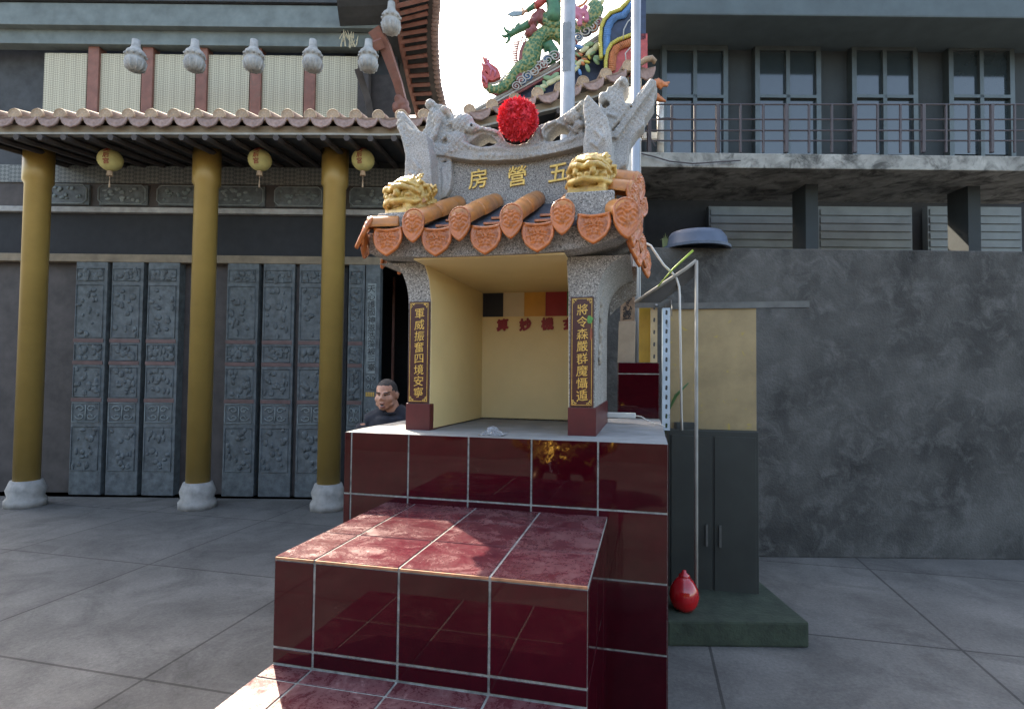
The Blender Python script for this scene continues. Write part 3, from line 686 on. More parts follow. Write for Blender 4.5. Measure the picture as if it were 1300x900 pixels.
# ================================================================== POM-POM (rests on the ridge)
pc = PY(657.5, 151, 0.40); pr_ = (PY(657.5 + 26.5, 151, 0.40) - pc).x
pm = MB(); k0 = 4200
for i in range(k0):
    z = 1 - 2 * (i + .5) / k0; a = i * 2.399963; d = Vector((math.sqrt(1 - z*z) * math.cos(a), math.sqrt(1 - z*z) * math.sin(a), z))
    d = (d + Vector((rnd.gauss(0, .10), rnd.gauss(0, .10), rnd.gauss(0, .10)))).normalized()
    L = pr_ * (0.955 + 0.075 * noise.noise(d * 4.2) + rnd.uniform(-.045, .02)); s = d.orthogonal().normalized(); s = (s * math.cos(a * 3) + d.cross(s) * math.sin(a * 3)) * 0.0065
    bnd = Vector((rnd.gauss(0, .006), rnd.gauss(0, .006), rnd.gauss(-.003, .006)))
    pm.put([d * L * .74 - s, d * L * .74 + s, d * L * .9 + s * .9 + bnd * .5, d * L + bnd, d * L * .9 - s * .9 + bnd * .5], [(0, 1, 2, 3, 4)])
pm.ell((0, 0, 0), pr_ * 0.86, 24, 16)
pm.v = [p + pc for p in pm.v]
me_o = wobj('pom_pom', pm, 'pom_red', origin=pc - Vector((0, 0, pr_)))
tag(me_o, 'fluffy bright red pom-pom ball resting on the carved stone ridge', 'pom-pom')
# ================================================================== small things on the altar top
mat('clear_plastic', (0.85, 0.87, 0.9), 0.12, var=0.02); b = MATS['clear_plastic'].node_tree.nodes['Principled BSDF']; b.inputs['Transmission Weight'].default_value = 0.88; b.inputs['IOR'].default_value = 1.25
cp = PY(624, 549, 0.075); cp.z = 0.0015
pb = MB(); n = 26
rows = []
for j in range(n):
    row = []
    for i in range(n):
        x, y = (i / (n-1) - .5), (j / (n-1) - .5)
        r = math.hypot(x, y) * 2; h = max(0, 0.055 * (1 - r * 1.1) ** 1.2 if r < .9 else 0) * (0.55 + .9 * abs(noise.noise(Vector((x*6, y*6, 1))))) + 0.011 * abs(noise.noise(Vector((x*14, y*14, 4)))) * (r < 1)
        row.append(Vector((cp.x + x * .125 + .014 * noise.noise(Vector((x*9, y*9, 8))), cp.y + 0.03 + y * .10 + .014 * noise.noise(Vector((x*9, y*9, 12))), cp.z + h)))
    rows.append(row)
pb.thick(rows, (0, 0, 0.0006))
tag(wobj('crumpled_plastic_bag', pb, 'clear_plastic'), 'small crumpled clear plastic wrapper lying on the grey altar top', 'wrapper')
# ================================================================== PERSON behind the altar, standing on the ground
mat('skin', (0.42, 0.215, 0.145), 0.5, var=0.14, vs=18); mat('lip_dark', (0.27, 0.10, 0.075), 0.5); mat('eye_dark', (0.012, 0.010, 0.010), 0.3); mat('eye_white', (0.45, 0.42, 0.38), 0.3)
mat('hair_black', (0.022, 0.019, 0.018), 0.75, var=0.5, vs=140, bump=0.5, bs=300); mat('navy_cloth', (0.012, 0.015, 0.024), 0.9, var=0.3, vs=25, bump=0.3, bs=200); mat('trouser_cloth', (0.02, 0.02, 0.024), 0.9, var=0.3)
mat('shoe', (0.015, 0.013, 0.012), 0.5)
hd = PB(490.5, 500.5, 4.30)                          # middle of the head
man = thing('person', (hd.x + 0.02, hd.y + 0.02, GZ), 'person with cropped dark hair in a black round-neck shirt standing behind the altar, mouth open', 'person')
FA = R(4)                                    # where the face looks: towards the camera, turned to his right
Rz = Matrix.Rotation(FA, 3, 'Z') @ Matrix.Rotation(R(4), 3, 'X')
def H(x, y, z): return hd + Rz @ Vector((x, y, z)) # head frame: -y is forward
P = MB()
def he(x, y, z, rx, ry, rz): P.ell(H(x, y, z), (rx, ry, rz), 20, 14, Rz)
he(0, 0.014, 0.030, 0.077, 0.096, 0.086); he(0, -0.018, -0.035, 0.066, 0.076, 0.078); he(0, -0.050, -0.090, 0.040, 0.034, 0.026); he(0, -0.02, -0.06, 0.070, 0.060, 0.05); he(0, 0.02, 0.0, 0.072, 0.085, 0.08)
for s in (-1, 1):
    he(s*.040, -0.052, -0.030, 0.030, 0.028, 0.030); he(s*.031, -0.084, 0.018, 0.024, 0.012, 0.0085); he(s*.079, 0.018, -0.008, 0.009, 0.02, 0.032); he(s*.083, 0.026, 0.004, 0.008, 0.016, 0.022); he(s*.046, -0.03, -0.068, 0.024, 0.032, 0.022); he(s*.014, -0.094, -0.028, 0.0085, 0.009, 0.0075)
P.tube([H(0, -0.084, 0.012), H(0, -0.092, -0.008), H(0, -0.103, -0.024)], [0.0075, 0.0095, 0.0115], 10); he(0, -0.094, -0.029, 0.014, 0.010, 0.0075)
for sgn, zz in ((1, -0.058), (-1, -0.085)): P.tube([H(-0.022, -0.076, -0.071 + (zz + .071) * .4), H(-0.011, -0.090, zz), H(0, -0.093, zz), H(0.011, -0.090, zz), H(0.022, -0.076, -0.071 + (zz + .071) * .4)], [0.004, 0.0062, 0.0066, 0.0062, 0.004], 8)
nb = Vector((hd.x + 0.028, hd.y + 0.048, hd.z - 0.128))
P.tube([H(0, 0.03, -0.03), hd * .5 + nb * .5 + Vector((0.004, 0.01, -.01)), nb], [0.060, 0.058, 0.062], 14)
# body frame: facing roughly the same way, turned a little less
Rb = Matrix.Rotation(R(8), 3, 'Z'); HZ = nb.z - GZ
def BP(x, y, z): v = Rb @ Vector((x, y, 0)); return Vector((nb.x + v.x, nb.y + v.y, GZ + z))
sh = HZ - 0.045
def limb(T, pts, rad): T.tube(pts, rad, 12)
def torso(T, g=0.0):
    T.tube([BP(0, 0.01, HZ - 0.02), BP(0, 0.015, sh), BP(0, 0.01, sh - 0.14), BP(0, 0.0, sh - 0.32), BP(0, 0, sh - 0.46), BP(0, 0.01, sh - 0.60)], [0.075 + g, 0.115 + g, 0.130 + g, 0.125 + g, 0.125 + g, 0.12 + g], 18)
    for s in (-1, 1): T.ell(BP(s * .09, 0.012, sh - 0.11), (0.10 + g, 0.095 + g, 0.13 + g), 16, 12, Rb); T.ell(BP(s * .085, 0.0, sh - 0.33), (0.075 + g, 0.09 + g, 0.18), 14, 10, Rb); T.tube([BP(s * .02, .012, HZ + .0), BP(s * .10, .014, sh - .012), BP(s * .185, .014, sh - .055)], [.055 + g, .062 + g, .066 + g], 12)
torso(P, -0.014)
for s in (-1, 1):
    S, E, Wr = BP(s*.195, 0.014, sh - 0.065), BP(s*.245, 0.04, sh - 0.345), BP(s*.25, -0.02, sh - 0.585)
    limb(P, [S, S*.5 + E*.5, E, E*.5 + Wr*.5 , Wr], [0.060, 0.048, 0.040, 0.036, 0.026])
    palm = BP(s*.25, -0.035, sh - 0.655); limb(P, [Wr, palm], [0.026, 0.034])
    for k, (dx, L) in enumerate(((-.027, .068), (-.009, .078), (.009, .074), (.026, .058))):
        b0 = palm + Rb @ Vector((0, dx, 0)) + Vector((0, 0, -.015)); P.tube([b0, b0 + Rb @ Vector((-s*.004, -.004, 0)) + Vector((0, 0, -L*.55)), b0 + Rb @ Vector((-s*.018, -.006, 0)) + Vector((0, 0, -L))], [.0095, .0085, .007], 8)
    b0 = palm + Rb @ Vector((0, -.03, 0)) + Vector((0, 0, .03)); P.tube([b0, b0 + Rb @ Vector((-s*.006, -.03, 0)) + Vector((0, 0, -.03)), b0 + Rb @ Vector((-s*.012, -.036, 0)) + Vector((0, 0, -.06))], [.012, .010, .008], 8)
    hip_, kn, an = BP(s*.085, 0.01, sh - 0.60), BP(s*.095, -0.005, 0.47), BP(s*.10, 0.02, 0.09)
    limb(P, [hip_, hip_*.5 + kn*.5, kn, kn*.6 + an*.4, an], [0.088, 0.074, 0.056, 0.052, 0.036]); P.ell(BP(s*.10, -0.045, 0.04), (0.042, 0.125, 0.038), 12, 8, Rb)
me = remesh(P, 0.0062, 3, 0.5); me.materials.append(MATS['skin']); 
for nm in ('hair_black', 'lip_dark', 'eye_dark'): me.materials.append(MATS[nm])
Ri = Rz.transposed()
for p in me.polygons:
    q = Ri @ (p.center - hd); x, y, z = q
    e_ = 0.006 * noise.noise(p.center * 60)
    if z + e_ > 0.070 - 0.10 * max(0, y + .06) - (0.035 if abs(x) > .062 else 0) and y < 0.0 or (y >= -0.035 and z + e_ > 0.030 - 0.6 * (y + .02) and abs(x) > .045 and abs(x) < .0775 + .0) or (y > 0.0 and z + e_ > 0.03 - 0.9 * y) or (y > .05 and z > -.06): p.material_index = 1; continue
    if y < -0.05:
        if abs(abs(x) - .031) < .0165 and abs(z - 0.0035 - 0.002 * (abs(x) - .031) / .016) < 0.0046: p.material_index = 3
        elif abs(abs(x) - .033) < .020 and abs(z - (0.0205 + 0.10 * (abs(x) - .033))) < 0.0042: p.material_index = 1
        elif abs(x) < .0140 and abs(z + 0.0715) < 0.0068 * (1 - (x / .0185) ** 2) + .001: p.material_index = 3
        elif abs(x) < .022 and (abs(z + 0.0590) < .0034 or abs(z + 0.0845) < .0045) : p.material_index = 2
mobj('body', shift(me, -wloc(man)), 'skin', man)
Sh = MB(); torso(Sh, 0.020)
for s in (-1, 1):
    S, E = BP(s*.195, 0.014, sh - 0.065), BP(s*.238, 0.036, sh - 0.29); limb(Sh, [S, S*.5 + E*.5, E], [0.088, 0.082, 0.080])
me = remesh(Sh, 0.011, 3, 0.5, lambda c, n: 0.006 * fbm(c, 9, 2)); me.materials.append(MATS['navy_cloth']); mobj('shirt', shift(me, -wloc(man)), 'navy_cloth', man)
col_ = MB().tube([nb + Vector((0.066 * math.cos(a), 0.070 * math.sin(a), 0.006 - 0.020 * math.sin(a + .0 - YAW) * -1)) for a in [k * math.pi / 10 for k in range(21)]], 0.009, 8); wobj('collar', col_, 'navy_cloth', man, smooth=True)
T = MB(); T.ell(BP(0, 0.01, sh - 0.62), (0.15, 0.115, 0.11), 16, 10, Rb)
for s in (-1, 1):
    hip_, kn, an = BP(s*.085, 0.01, sh - 0.62), BP(s*.095, -0.005, 0.47), BP(s*.10, 0.02, 0.07); limb(T, [hip_, kn, an], [0.100, 0.076, 0.070])
me = remesh(T, 0.014, 2, 0.5, lambda c, n: 0.006 * fbm(c, 8, 2)); me.materials.append(MATS['trouser_cloth']); mobj('trousers', shift(me, -wloc(man)), 'trouser_cloth', man)
for s in (-1, 1): wobj('shoe', MB().ell(BP(s*.10, -0.045, 0.045), (0.052, 0.140, 0.050), 14, 8, Rb), 'shoe', man, smooth=True)
# ================================================================== TEMPLE behind (frame: a right, b forward from the camera, z up)
mat('clay_end', (0.33, 0.235, 0.155), 0.7, var=0.3, vs=20, rand=0.15); mat('clay_drip', (0.24, 0.165, 0.145), 0.7, var=0.35, vs=16, rand=0.15); mat('clay_roof', (0.22, 0.15, 0.11), 0.8, var=0.35, vs=6)
mat('cast_board', (0.26, 0.255, 0.23), 0.8, var=0.25, vs=5); mat('eave_timber', (0.19, 0.15, 0.10), 0.75, var=0.3, vs=6); mat('dark_timber', (0.05, 0.042, 0.04), 0.7, var=0.4, vs=5)
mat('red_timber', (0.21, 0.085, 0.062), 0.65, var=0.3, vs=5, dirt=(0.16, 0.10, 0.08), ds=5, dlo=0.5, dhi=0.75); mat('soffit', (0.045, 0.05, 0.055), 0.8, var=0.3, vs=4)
mat('stone_grey', (0.30, 0.30, 0.29), 0.85, var=0.3, vs=8, bump=0.6, bs=35); mat('gilt_column', (0.30, 0.20, 0.055), 0.38, metal=0.15, var=0.12, vs=3)
mat('stone_dark', (0.085, 0.10, 0.105), 0.7, var=0.45, vs=12, bump=0.6, bs=30); mat('stone_pale', (0.17, 0.20, 0.20), 0.75, var=0.3, vs=14); mat('stone_red', (0.12, 0.07, 0.065), 0.7, var=0.3)
mat('plaster_cream', (0.50, 0.46, 0.33), 0.8, var=0.15, vs=4); mat('teal_grey', (0.13, 0.16, 0.16), 0.8, var=0.25, vs=3); mat('ink', (0.012, 0.014, 0.016), 0.6)
lattice('lattice_cream', (0.50, 0.46, 0.34), (0.25, 0.23, 0.17), 34.0); lattice('lattice_grey', (0.16, 0.175, 0.165), (0.085, 0.095, 0.095), 26.0)
mat('void_shade', (0.02, 0.022, 0.025), 0.9, var=0.2)  # near-black colour stands in for shade inside the doorway and under the balcony
TR = Matrix.Rotation(YAW, 3, 'Z')
def TBOX(mb, a0, a1, b0, b1, z0, z1): return mb.hexa([W(a0,b0,z0),W(a1,b0,z0),W(a1,b1,z0),W(a0,b1,z0),W(a0,b0,z1),W(a1,b0,z1),W(a1,b1,z1),W(a0,b1,z1)])
def tz(v, b, u=450): return ab(u, v, b)[2]
def ta(u, b, v=450): return ab(u, v, b)[0]
BE = 6.2                                               # depth of the lower eave
sp = 0.2485
# --- lower eave with its tile ends
eave = thing('temple_eave', W(-1.5, BE, GZ), 'grey temple eave with a row of round clay tile ends behind the shrine', 'eave')
ctrl = [(0, 145), (431, 146), (481, 147), (538, 146), (569, 144), (596, 139.5), (624.5, 133), (652, 126), (679, 119), (709, 112), (739, 104), (767, 94.5), (797, 84), (815, 76)]
def vcurve(u):
    for (u0, v0), (u1, v1) in zip(ctrl, ctrl[1:]):
        if u0 <= u <= u1: return v0 + (v1 - v0) * (u - u0) / (u1 - u0)
    return ctrl[0][1] if u < 0 else ctrl[-1][1]
T_round = relief(lambda a: 0.068, lambda x, z, t, a: 0.012 * (math.exp(-((t - .9) / .07) ** 2)) + 0.010 * math.exp(-(t / .25) ** 2) + .005 * math.exp(-((t - .5) / .12) ** 2) * (1 + .5 * math.cos(8 * a)), 0.03, 9, 26)
lob = [(-0.115, 0.055), (-0.06, 0.028), (0, 0.018), (0.06, 0.028), (0.115, 0.055), (0.118, 0.015), (0.098, -0.032), (0.068, -0.062), (0.035, -0.070), (0, -0.085), (-0.035, -0.070), (-0.068, -0.062), (-0.098, -0.032), (-0.118, 0.015)]
T_drip = relief(poly_r(lob), lambda x, z, t, a: 0.008 * math.exp(-((t - .88) / .09) ** 2) + .008 * bump(x, z, 0, -.02, .02) + .006 * (bump(abs(x), z, .05, -.005, .02)), 0.02, 8, 30)
for m_, k_ in ((T_round, 'clay_end'), (T_drip, 'clay_drip')): m_.shade_smooth(); m_.materials.append(MATS[k_])
e0 = wloc(eave); us = []
u = 481.0
cen = [538 + 28.9 * k for k in range(-19, 10)]
line = []
bar = MB(); brl = half_barrel((0, 0, 0), (0, 0.9, 0.22), 0.066).mesh(); brl.materials.append(MATS['clay_roof']); brl.shade_smooth()
for uc in cen:
    p = PB(uc, vcurve(uc), BE); line.append(p)
    o = mobj('round_end_tile', T_round, 'clay_end', eave, p - e0, (R(-4), 0, YAW))
    mobj('barrel_tile', brl, 'clay_roof', eave, p - e0 + TR @ Vector((0, 0.02, 0)), (0, 0, YAW))
    um = uc + 14.4; pm_ = PB(um, vcurve(um) + 7.5, BE - 0.02); sl_ = math.atan2(vcurve(um + 12) - vcurve(um - 12), 24)
    if um < 812: mobj('drip_tile', T_drip, 'clay_drip', eave, pm_ - e0, (R(-4), sl_, YAW))
def erow(db, dv): return [PB(uu, vcurve(uu) + dv, BE) + _fh * db for uu in range(-60, 818, 20)]
def erow2(db, dv, dz): return [p + Vector((0, 0, dz)) for p in erow(db, dv)]
wobj('roof_bed', MB().thick([erow2(0.02, 2, 0), erow2(1.2, 2, 0.30), erow2(2.4, 2, 0.62)], (0, 0, -0.04)), 'clay_roof', eave)
wobj('eave_board', MB().thick([erow(0.05, 12), erow(0.05, 22)], _fh * 0.06), 'eave_timber', eave)
wobj('board_lip', MB().thick([erow(0.03, 21.5), erow(0.03, 24)], _fh * 0.09), 'cast_board', eave)
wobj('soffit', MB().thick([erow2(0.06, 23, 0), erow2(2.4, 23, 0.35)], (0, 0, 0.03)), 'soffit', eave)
rb_ = MB()
for uu in range(-40, 800, 30): p = PB(uu, vcurve(uu) + 29, BE); q = p + _fh * 1.6 + Vector((0, 0, .22)); rb_ = MB().tube([p, q], 0.035, 6); wobj('rafter', rb_, 'dark_timber', eave)
# --- facade under the eave
BF = 7.6
zt = tz(205, BF); fa = thing('temple_facade', W(-2.5, BF, GZ), 'dark carved temple front with stone door frame and lattice frieze under the grey eave', 'temple')
def fbox(name, u0, u1, v0, v1, m, b0=BF, d=0.1, par=fa, bev=0.0):
    a0, a1, z1, z0 = ta(u0, b0), ta(u1, b0), tz(v0, b0), tz(v1, b0); return wobj(name, TBOX(MB(), a0, a1, b0, b0 + d, max(z0, GZ), z1), m, par, bev=bev)
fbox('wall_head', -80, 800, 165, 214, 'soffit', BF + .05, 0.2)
fbox('lattice_frieze', -80, 800, 214, 236, 'lattice_grey', BF - .02, 0.1)
fbox('frieze_ground', -80, 800, 236, 266, 'dark_timber', BF, 0.1)
for k, uc in enumerate((75, 150, 225, 300, 375, 471, 546, 621, 696)):
    p_ = fbox('painted_panel', uc - 31, uc + 31, 238.5, 264, 'stone_dark', BF - .03, 0.05, bev=0.008)
    fr = MB(); a0, a1, z1, z0 = ta(uc - 30, BF), ta(uc + 30, BF), tz(239.5, BF), tz(263, BF); y = BF - .035
    cut = .05; pts = [(a0 + cut, z0), (a1 - cut, z0), (a1, z0 + cut), (a1, z1 - cut), (a1 - cut, z1), (a0 + cut, z1), (a0, z1 - cut), (a0, z0 + cut), (a0 + cut, z0)]
    fr.tube([W(x, y, z) for x, z in pts], 0.008, 5, cap=False); wobj('frame', fr, 'stone_pale', p_)
    rl = MB()
    for j in range(16):
        cx, cz = rnd.uniform(a0 + .08, a1 - .08), rnd.uniform(z0 + .04, z1 - .04); rl.ell(W(cx, BF - .03, cz), (rnd.uniform(.02, .06), .012, rnd.uniform(.012, .03)), 8, 6)
    wobj('relief', rl, 'stone_pale' if k % 2 else 'teal_grey', p_, smooth=True)
fbox('lintel', -80, 800, 266, 273, 'stone_grey', BF - .06, 0.2, bev=.01)
fbox('lintel', -80, 800, 273, 336, 'void_shade', BF + .02, 0.15)  # near-black sheet, its colour standing in for shade in the opening
fbox('door_head', -80, 800, 326, 336, 'eave_timber', BF - .03, 0.12, bev=.008)
# doorway (dark hall behind) between the door panels and the far jamb
fbox('hall_back', 440, 830, 260, 800, 'void_shade', BF + 3.2, 0.1); fbox('hall_side', 436, 440, 260, 800, 'void_shade', BF + .1, 3.2); 
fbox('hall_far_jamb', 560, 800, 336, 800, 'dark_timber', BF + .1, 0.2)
wobj('hall_ceiling', TBOX(MB(), ta(400, BF), ta(830, BF), BF + .1, BF + 3.4, tz(326, BF), tz(322, BF)), 'void_shade', fa)
mat('banner_red', (0.35, 0.012, 0.012), 0.7, var=0.2)
tag(wobj('red_banner', TBOX(MB(), ta(474, BF+1.2), ta(500, BF+1.2), BF + 1.2, BF + 1.22, tz(560, BF+1.2), tz(508, BF+1.2)), 'banner_red', bev=.004), 'red cloth hanging in the dark temple doorway behind the person', 'banner')
fbox('hall_door_edge', 497, 500, 336, 700, 'red_timber', BF + 1.6, 0.05)
# carved stone jamb panels: stacked reliefs beside the doorway, then the couplet post
def carved_post(u0, u1, seed):
    r_ = random.Random(seed); j = fbox('door_jamb', u0, u1, 336, 800, 'stone_dark', BF - .02, 0.16, bev=.006)
    for (v0, v1, kind) in ((345, 360, 1), (366, 432, 1), (441, 461, 1), (470, 507, 1), (515, 539, 2), (545, 600, 1)):
        a0, a1, z1, z0 = ta(u0 + 3, BF), ta(u1 - 3, BF), tz(v0, BF), tz(v1, BF); mb = MB(); b_ = BF - .026
        mb.tube([W(x, b_, z) for x, z in ((a0, z0), (a1, z0), (a1, z1), (a0, z1), (a0, z0))], 0.007, 5, cap=False)
        if kind == 2:
            cx, cz, w_, h_ = (a0 + a1) / 2, (z0 + z1) / 2, (a1 - a0) / 2 * .8, (z1 - z0) / 2 * .8
            for sx in (-1, 1):
                for sz in (-1, 1): mb.tube([W(cx + sx * w_ * (.5 + .45 * math.cos(t) * (1 - t / 9)), b_, cz + sz * h_ * (.5 + .45 * math.sin(t) * (1 - t / 9))) for t in [q * .55 for q in range(13)]], 0.008, 5)
            mb.tube([W(cx, b_, cz - h_), W(cx, b_, cz + h_)], 0.008, 5)
        else:
            for q in range(18): mb.ell(W(r_.uniform(a0 + .03, a1 - .03), BF - .02, r_.uniform(z0 + .02, z1 - .02)), (r_.uniform(.015, .045), .018, r_.uniform(.02, .05)), 8, 6, TR)
        wobj('carved_panel', mb, 'stone_pale' if kind == 2 else 'stone_dark', j, smooth=True)
    for v in (436, 464, 511): wobj('red_band', TBOX(MB(), ta(u0 + 1, BF), ta(u1 - 1, BF), BF - .028, BF, tz(v + 2.2, BF), tz(v - 2.2, BF)), 'stone_red', j)
    return j
carved_post(441, 461.5, 1)
cj = fbox('couplet_post', 462.5, 481, 336, 800, 'stone_dark', BF - .03, 0.16, bev=.006)
a0, a1, z1, z0 = ta(466, BF), ta(477, BF), tz(360, BF), tz(474, BF)
wobj('couplet_strip', TBOX(MB(), a0, a1, BF - .038, BF - .028, z0, z1), 'stone_pale', cj, bev=.004)
tx = '天心護國神恩浩蕩被三臺'
for k, ch in enumerate(tx):
    p = PB(471.5, 367 + (466 - 367) * k / (len(tx) - 1), BF - .039); mobj('character', text_mesh(ch, 0.108, 0.002, 0.0), 'ink', cj, p - wloc(cj), (R(90), 0, YAW))
mb = MB()
for (v0, v1) in ((478, 492), (516, 539)):
    A0, A1, Z1, Z0 = ta(466, BF), ta(478, BF), tz(v0, BF), tz(v1, BF); cx, cz = (A0 + A1) / 2, (Z0 + Z1) / 2
    for sx in (-1, 1):
        for sz in (-1, 1): mb.tube([W(cx + sx * .03 * (1 + .9 * math.cos(t) * (1 - t / 9)), BF - .036, cz + sz * .05 * (1 + .9 * math.sin(t) * (1 - t / 9))) for t in [q * .55 for q in range(13)]], 0.008, 5)
wobj('scroll_relief', mb, 'stone_pale', cj, smooth=True)
mb = MB()
for k in range(5): mb.box(0, 0, 0, 0, 0, 0) if False else TBOX(mb, ta(466.2 + k * 2.3, BF), ta(467.6 + k * 2.3, BF), BF - .04, BF - .03, tz(503, BF), tz(497.5, BF))
wobj('gilt_marks', mb, 'gold_leaf', cj)
# posts and door panels that carry on to the left of the doorway
for k, uc in enumerate((398, 352, 306, 205, 159, 113)): carved_post(uc - 20, uc + 20, 11 + k)
fbox('wall_infill', 372, 380, 336, 800, 'dark_timber', BF + .05, 0.1); fbox('wall_infill', -80, 441, 336, 800, 'dark_timber', BF + .12, 0.1); fbox('plinth', -200, 480, 640, 800, 'stone_grey', BF - .15, 0.3, bev=.01)
# gold columns in front of the facade
mat('stone_base', (0.27, 0.26, 0.24), 0.8, var=0.3, vs=9)
def column(uc, b, label):
    t = thing('gilt_column', W(ta(uc, b), b, GZ), label, 'column', 'gold columns along the temple front')
    c = MB().lathe([(0, 0.30), (0.135, 0.30), (0.135, tz(240, b) - GZ), (0.16, tz(236, b) - GZ), (0.16, tz(190, b) - GZ), (0, tz(190, b) - GZ)], 24); o = mobj('shaft', c.mesh(), 'gilt_column', t, smooth=False)
    o.data.shade_smooth(); mobj('base', MB().lathe([(0, 0), (0.21, 0), (0.21, 0.08), (0.18, 0.12), (0.20, 0.2), (0.16, 0.31), (0, 0.31)], 28).mesh(), 'stone_base', t).data.shade_smooth()
column(420.5, 6.95, 'plain gold temple column beside the carved door jamb'); column(256, 6.95, 'plain gold temple column farther along from the doorway'); column(40, 6.95, 'plain gold temple column at the outer bay of the temple front')
# --- paper lantern under the eave
mat('lantern_paper', (0.46, 0.42, 0.17), 0.7, var=0.2, vs=10); mat('lantern_red', (0.25, 0.04, 0.035), 0.7); mat('string_dark', (0.10, 0.09, 0.08), 0.8)
def lantern(uc, vc, b, label, txt):
    c = PB(uc, vc, b); t = thing('lantern', c - Vector((0, 0, .30)), label, 'lantern', 'yellow paper lanterns under the temple eave'); o0 = wloc(t); r = 0.134
    body = MB(); rows = []
    prof_ = []
    for i in range(25):
        a = math.pi * (0.04 + .92 * i / 24); prof_.append((r * math.sin(a) * (1 + .012 * math.cos(i * math.pi)), -r * .97 * math.cos(a) + .30))
    mobj('paper_body', body.lathe(prof_, 28).mesh(), 'lantern_paper', t).data.shade_smooth()
    mobj('cap', MB().lathe([(0, .30 + r), (.045, .30 + r), (.05, .30 + r * .93), (0, .30 + r * .93)], 14).mesh(), 'lantern_red', t)
    wobj('cord', MB().tube([c + Vector((0, 0, r)), c + Vector((0, 0, 0.55))], 0.004, 6), 'string_dark', t)
    tas = MB().tube([c - Vector((0, 0, r)), c - Vector((0, 0, .19))], [.03, .035], 8); tas.tube([c - Vector((0, 0, .19)), c - Vector((0, 0, .25))], .004, 5); tas.tube([c - Vector((0, 0, .25)), c - Vector((0, 0, .33))], [.006, .012], 6)
    wobj('tassel', tas, 'clay_end', t)
    ah = math.atan2(CP.y - c.y, CP.x - c.x) - R(20)
    for k, ch in enumerate(txt):
        el = R(38 - 30 * k); d = Vector((math.cos(ah) * math.cos(el), math.sin(ah) * math.cos(el), math.sin(el))); p = c + d * (r * 1.012)
        rot = d.to_track_quat('Z', 'Y').to_euler(); mobj('character', text_mesh(ch, 0.07, 0.002, 0.001), 'lantern_red', t, p - o0, rot)
lantern(461, 203.5, 6.75, 'round yellow paper lantern with red characters above the carved doorway', '天后宮')
lantern(330, 203.5, 6.75, 'round yellow paper lantern hanging between two gold columns', '天后宮')
lantern(140, 203.5, 6.75, 'round yellow paper lantern at the outer bay of the temple', '天后宮')
# --- upper storey with its own upswept roof
KU = 1.42
def UPB(u, v, b): return PB(u, v, b * KU)
us_ = thing('temple_upper_storey', W(-3, 9.0 * KU, GZ), 'upper temple storey with red rafters, hanging lotus posts and cream lattice under a dark roof', 'temple')
BU = 9.2
def ubox(name, u0, u1, v0, v1, m, b0=BU, d=0.1, bev=0.0): 
    b0 *= KU; d *= KU; return wobj(name, TBOX(MB(), ta(u0, b0), ta(u1, b0), b0, b0 + d, max(GZ, tz(v1, b0)), tz(v0, b0)), m, us_, bev=bev)
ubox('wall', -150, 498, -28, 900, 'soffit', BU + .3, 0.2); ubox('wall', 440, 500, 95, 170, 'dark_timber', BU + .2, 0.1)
for u0, u1 in ((392, 447), (322, 377), (252, 307), (182, 237), (112, 167), (42, 97)): ubox('lattice_panel', u0, u1, 72, 158, 'lattice_cream', BU, 0.06)
for uc in (454, 385, 315, 245, 175, 105): ubox('post', uc - 7, uc + 7, 40, 160, 'dark_timber' if uc > 440 else 'red_timber', BU - .05, 0.18, bev=.01)
ubox('beam', -150, 470, 42, 60, 'teal_grey', BU - .12, 0.2, bev=.012); ubox('beam', -150, 478, 8, 36, 'teal_grey', BU - .25, 0.2, bev=.012); ubox('beam', -150, 500, -16, 4, 'soffit', BU - .3, 0.2)
tw = MB()
for k in range(26): x = 432 + rnd.uniform(-3, 22); v = 44 + rnd.uniform(0, 14); tw.tube([UPB(x, v + 4, BU - .2), UPB(x + rnd.uniform(-4, 5), v - rnd.uniform(2, 8), BU - .24)], [.017, .004], 5)
wobj('gilt_leaf_relief', tw, 'plaster_cream', us_)
def lotus(uc, vc, b):
    c = UPB(uc, vc, b); r = 12.4 / FPX * b * KU; mb = MB()
    mb.lathe([(0, -r*1.05), (r*.55, -r*.98), (r*.92, -r*.55), (r*1.0, -r*.1), (r*.97, r*.2), (r*.80, r*.42), (r*.9, r*.5), (r*.95, r*.75), (r*.85, r*1.05), (r*.6, r*1.25), (r*.42, r*1.6), (r*.38, r*2.3), (0, r*2.3)], 26, c)
    for k in range(10):
        a = k * math.pi / 5; mb.tube([c + Vector((r*1.0*math.cos(a), r*1.0*math.sin(a), -r*.05)), c + Vector((r*.80*math.cos(a), r*.80*math.sin(a), -r*.72)), c + Vector((r*.3*math.cos(a), r*.3*math.sin(a), -r*1.04))], [r*.10, r*.16, r*.05], 6)
        mb.ell(c + Vector((r*.93*math.cos(a + .3), r*.93*math.sin(a + .3), r*.65)), r*.16, 8, 6)
    wobj('lotus_pendant', mb, 'stone_grey', us_, smooth=True)
lotus(467.5, 79, 8.4); lotus(496.5, 31, 8.4)
for k in range(4): lotus(397 - k * 75, 79, 8.4)
def strut(pts, r, m='red_timber'): wobj('strut', MB().tube([UPB(u, v, b) for u, v, b in pts], [x * KU for x in r] if hasattr(r, '__len__') else r * KU, 4), m, us_)
strut([(476, 38, 8.5), (489, 60, 8.6), (505, 105, 8.8), (514, 140, 9.0)], [.14, .11, .09, .085]); strut([(468, 62, 8.5), (486, 54, 8.5)], .09); strut([(454, 88, 8.6), (468, 130, 8.8), (470, 150, 8.9)], .07, 'dark_timber')
br = MB()
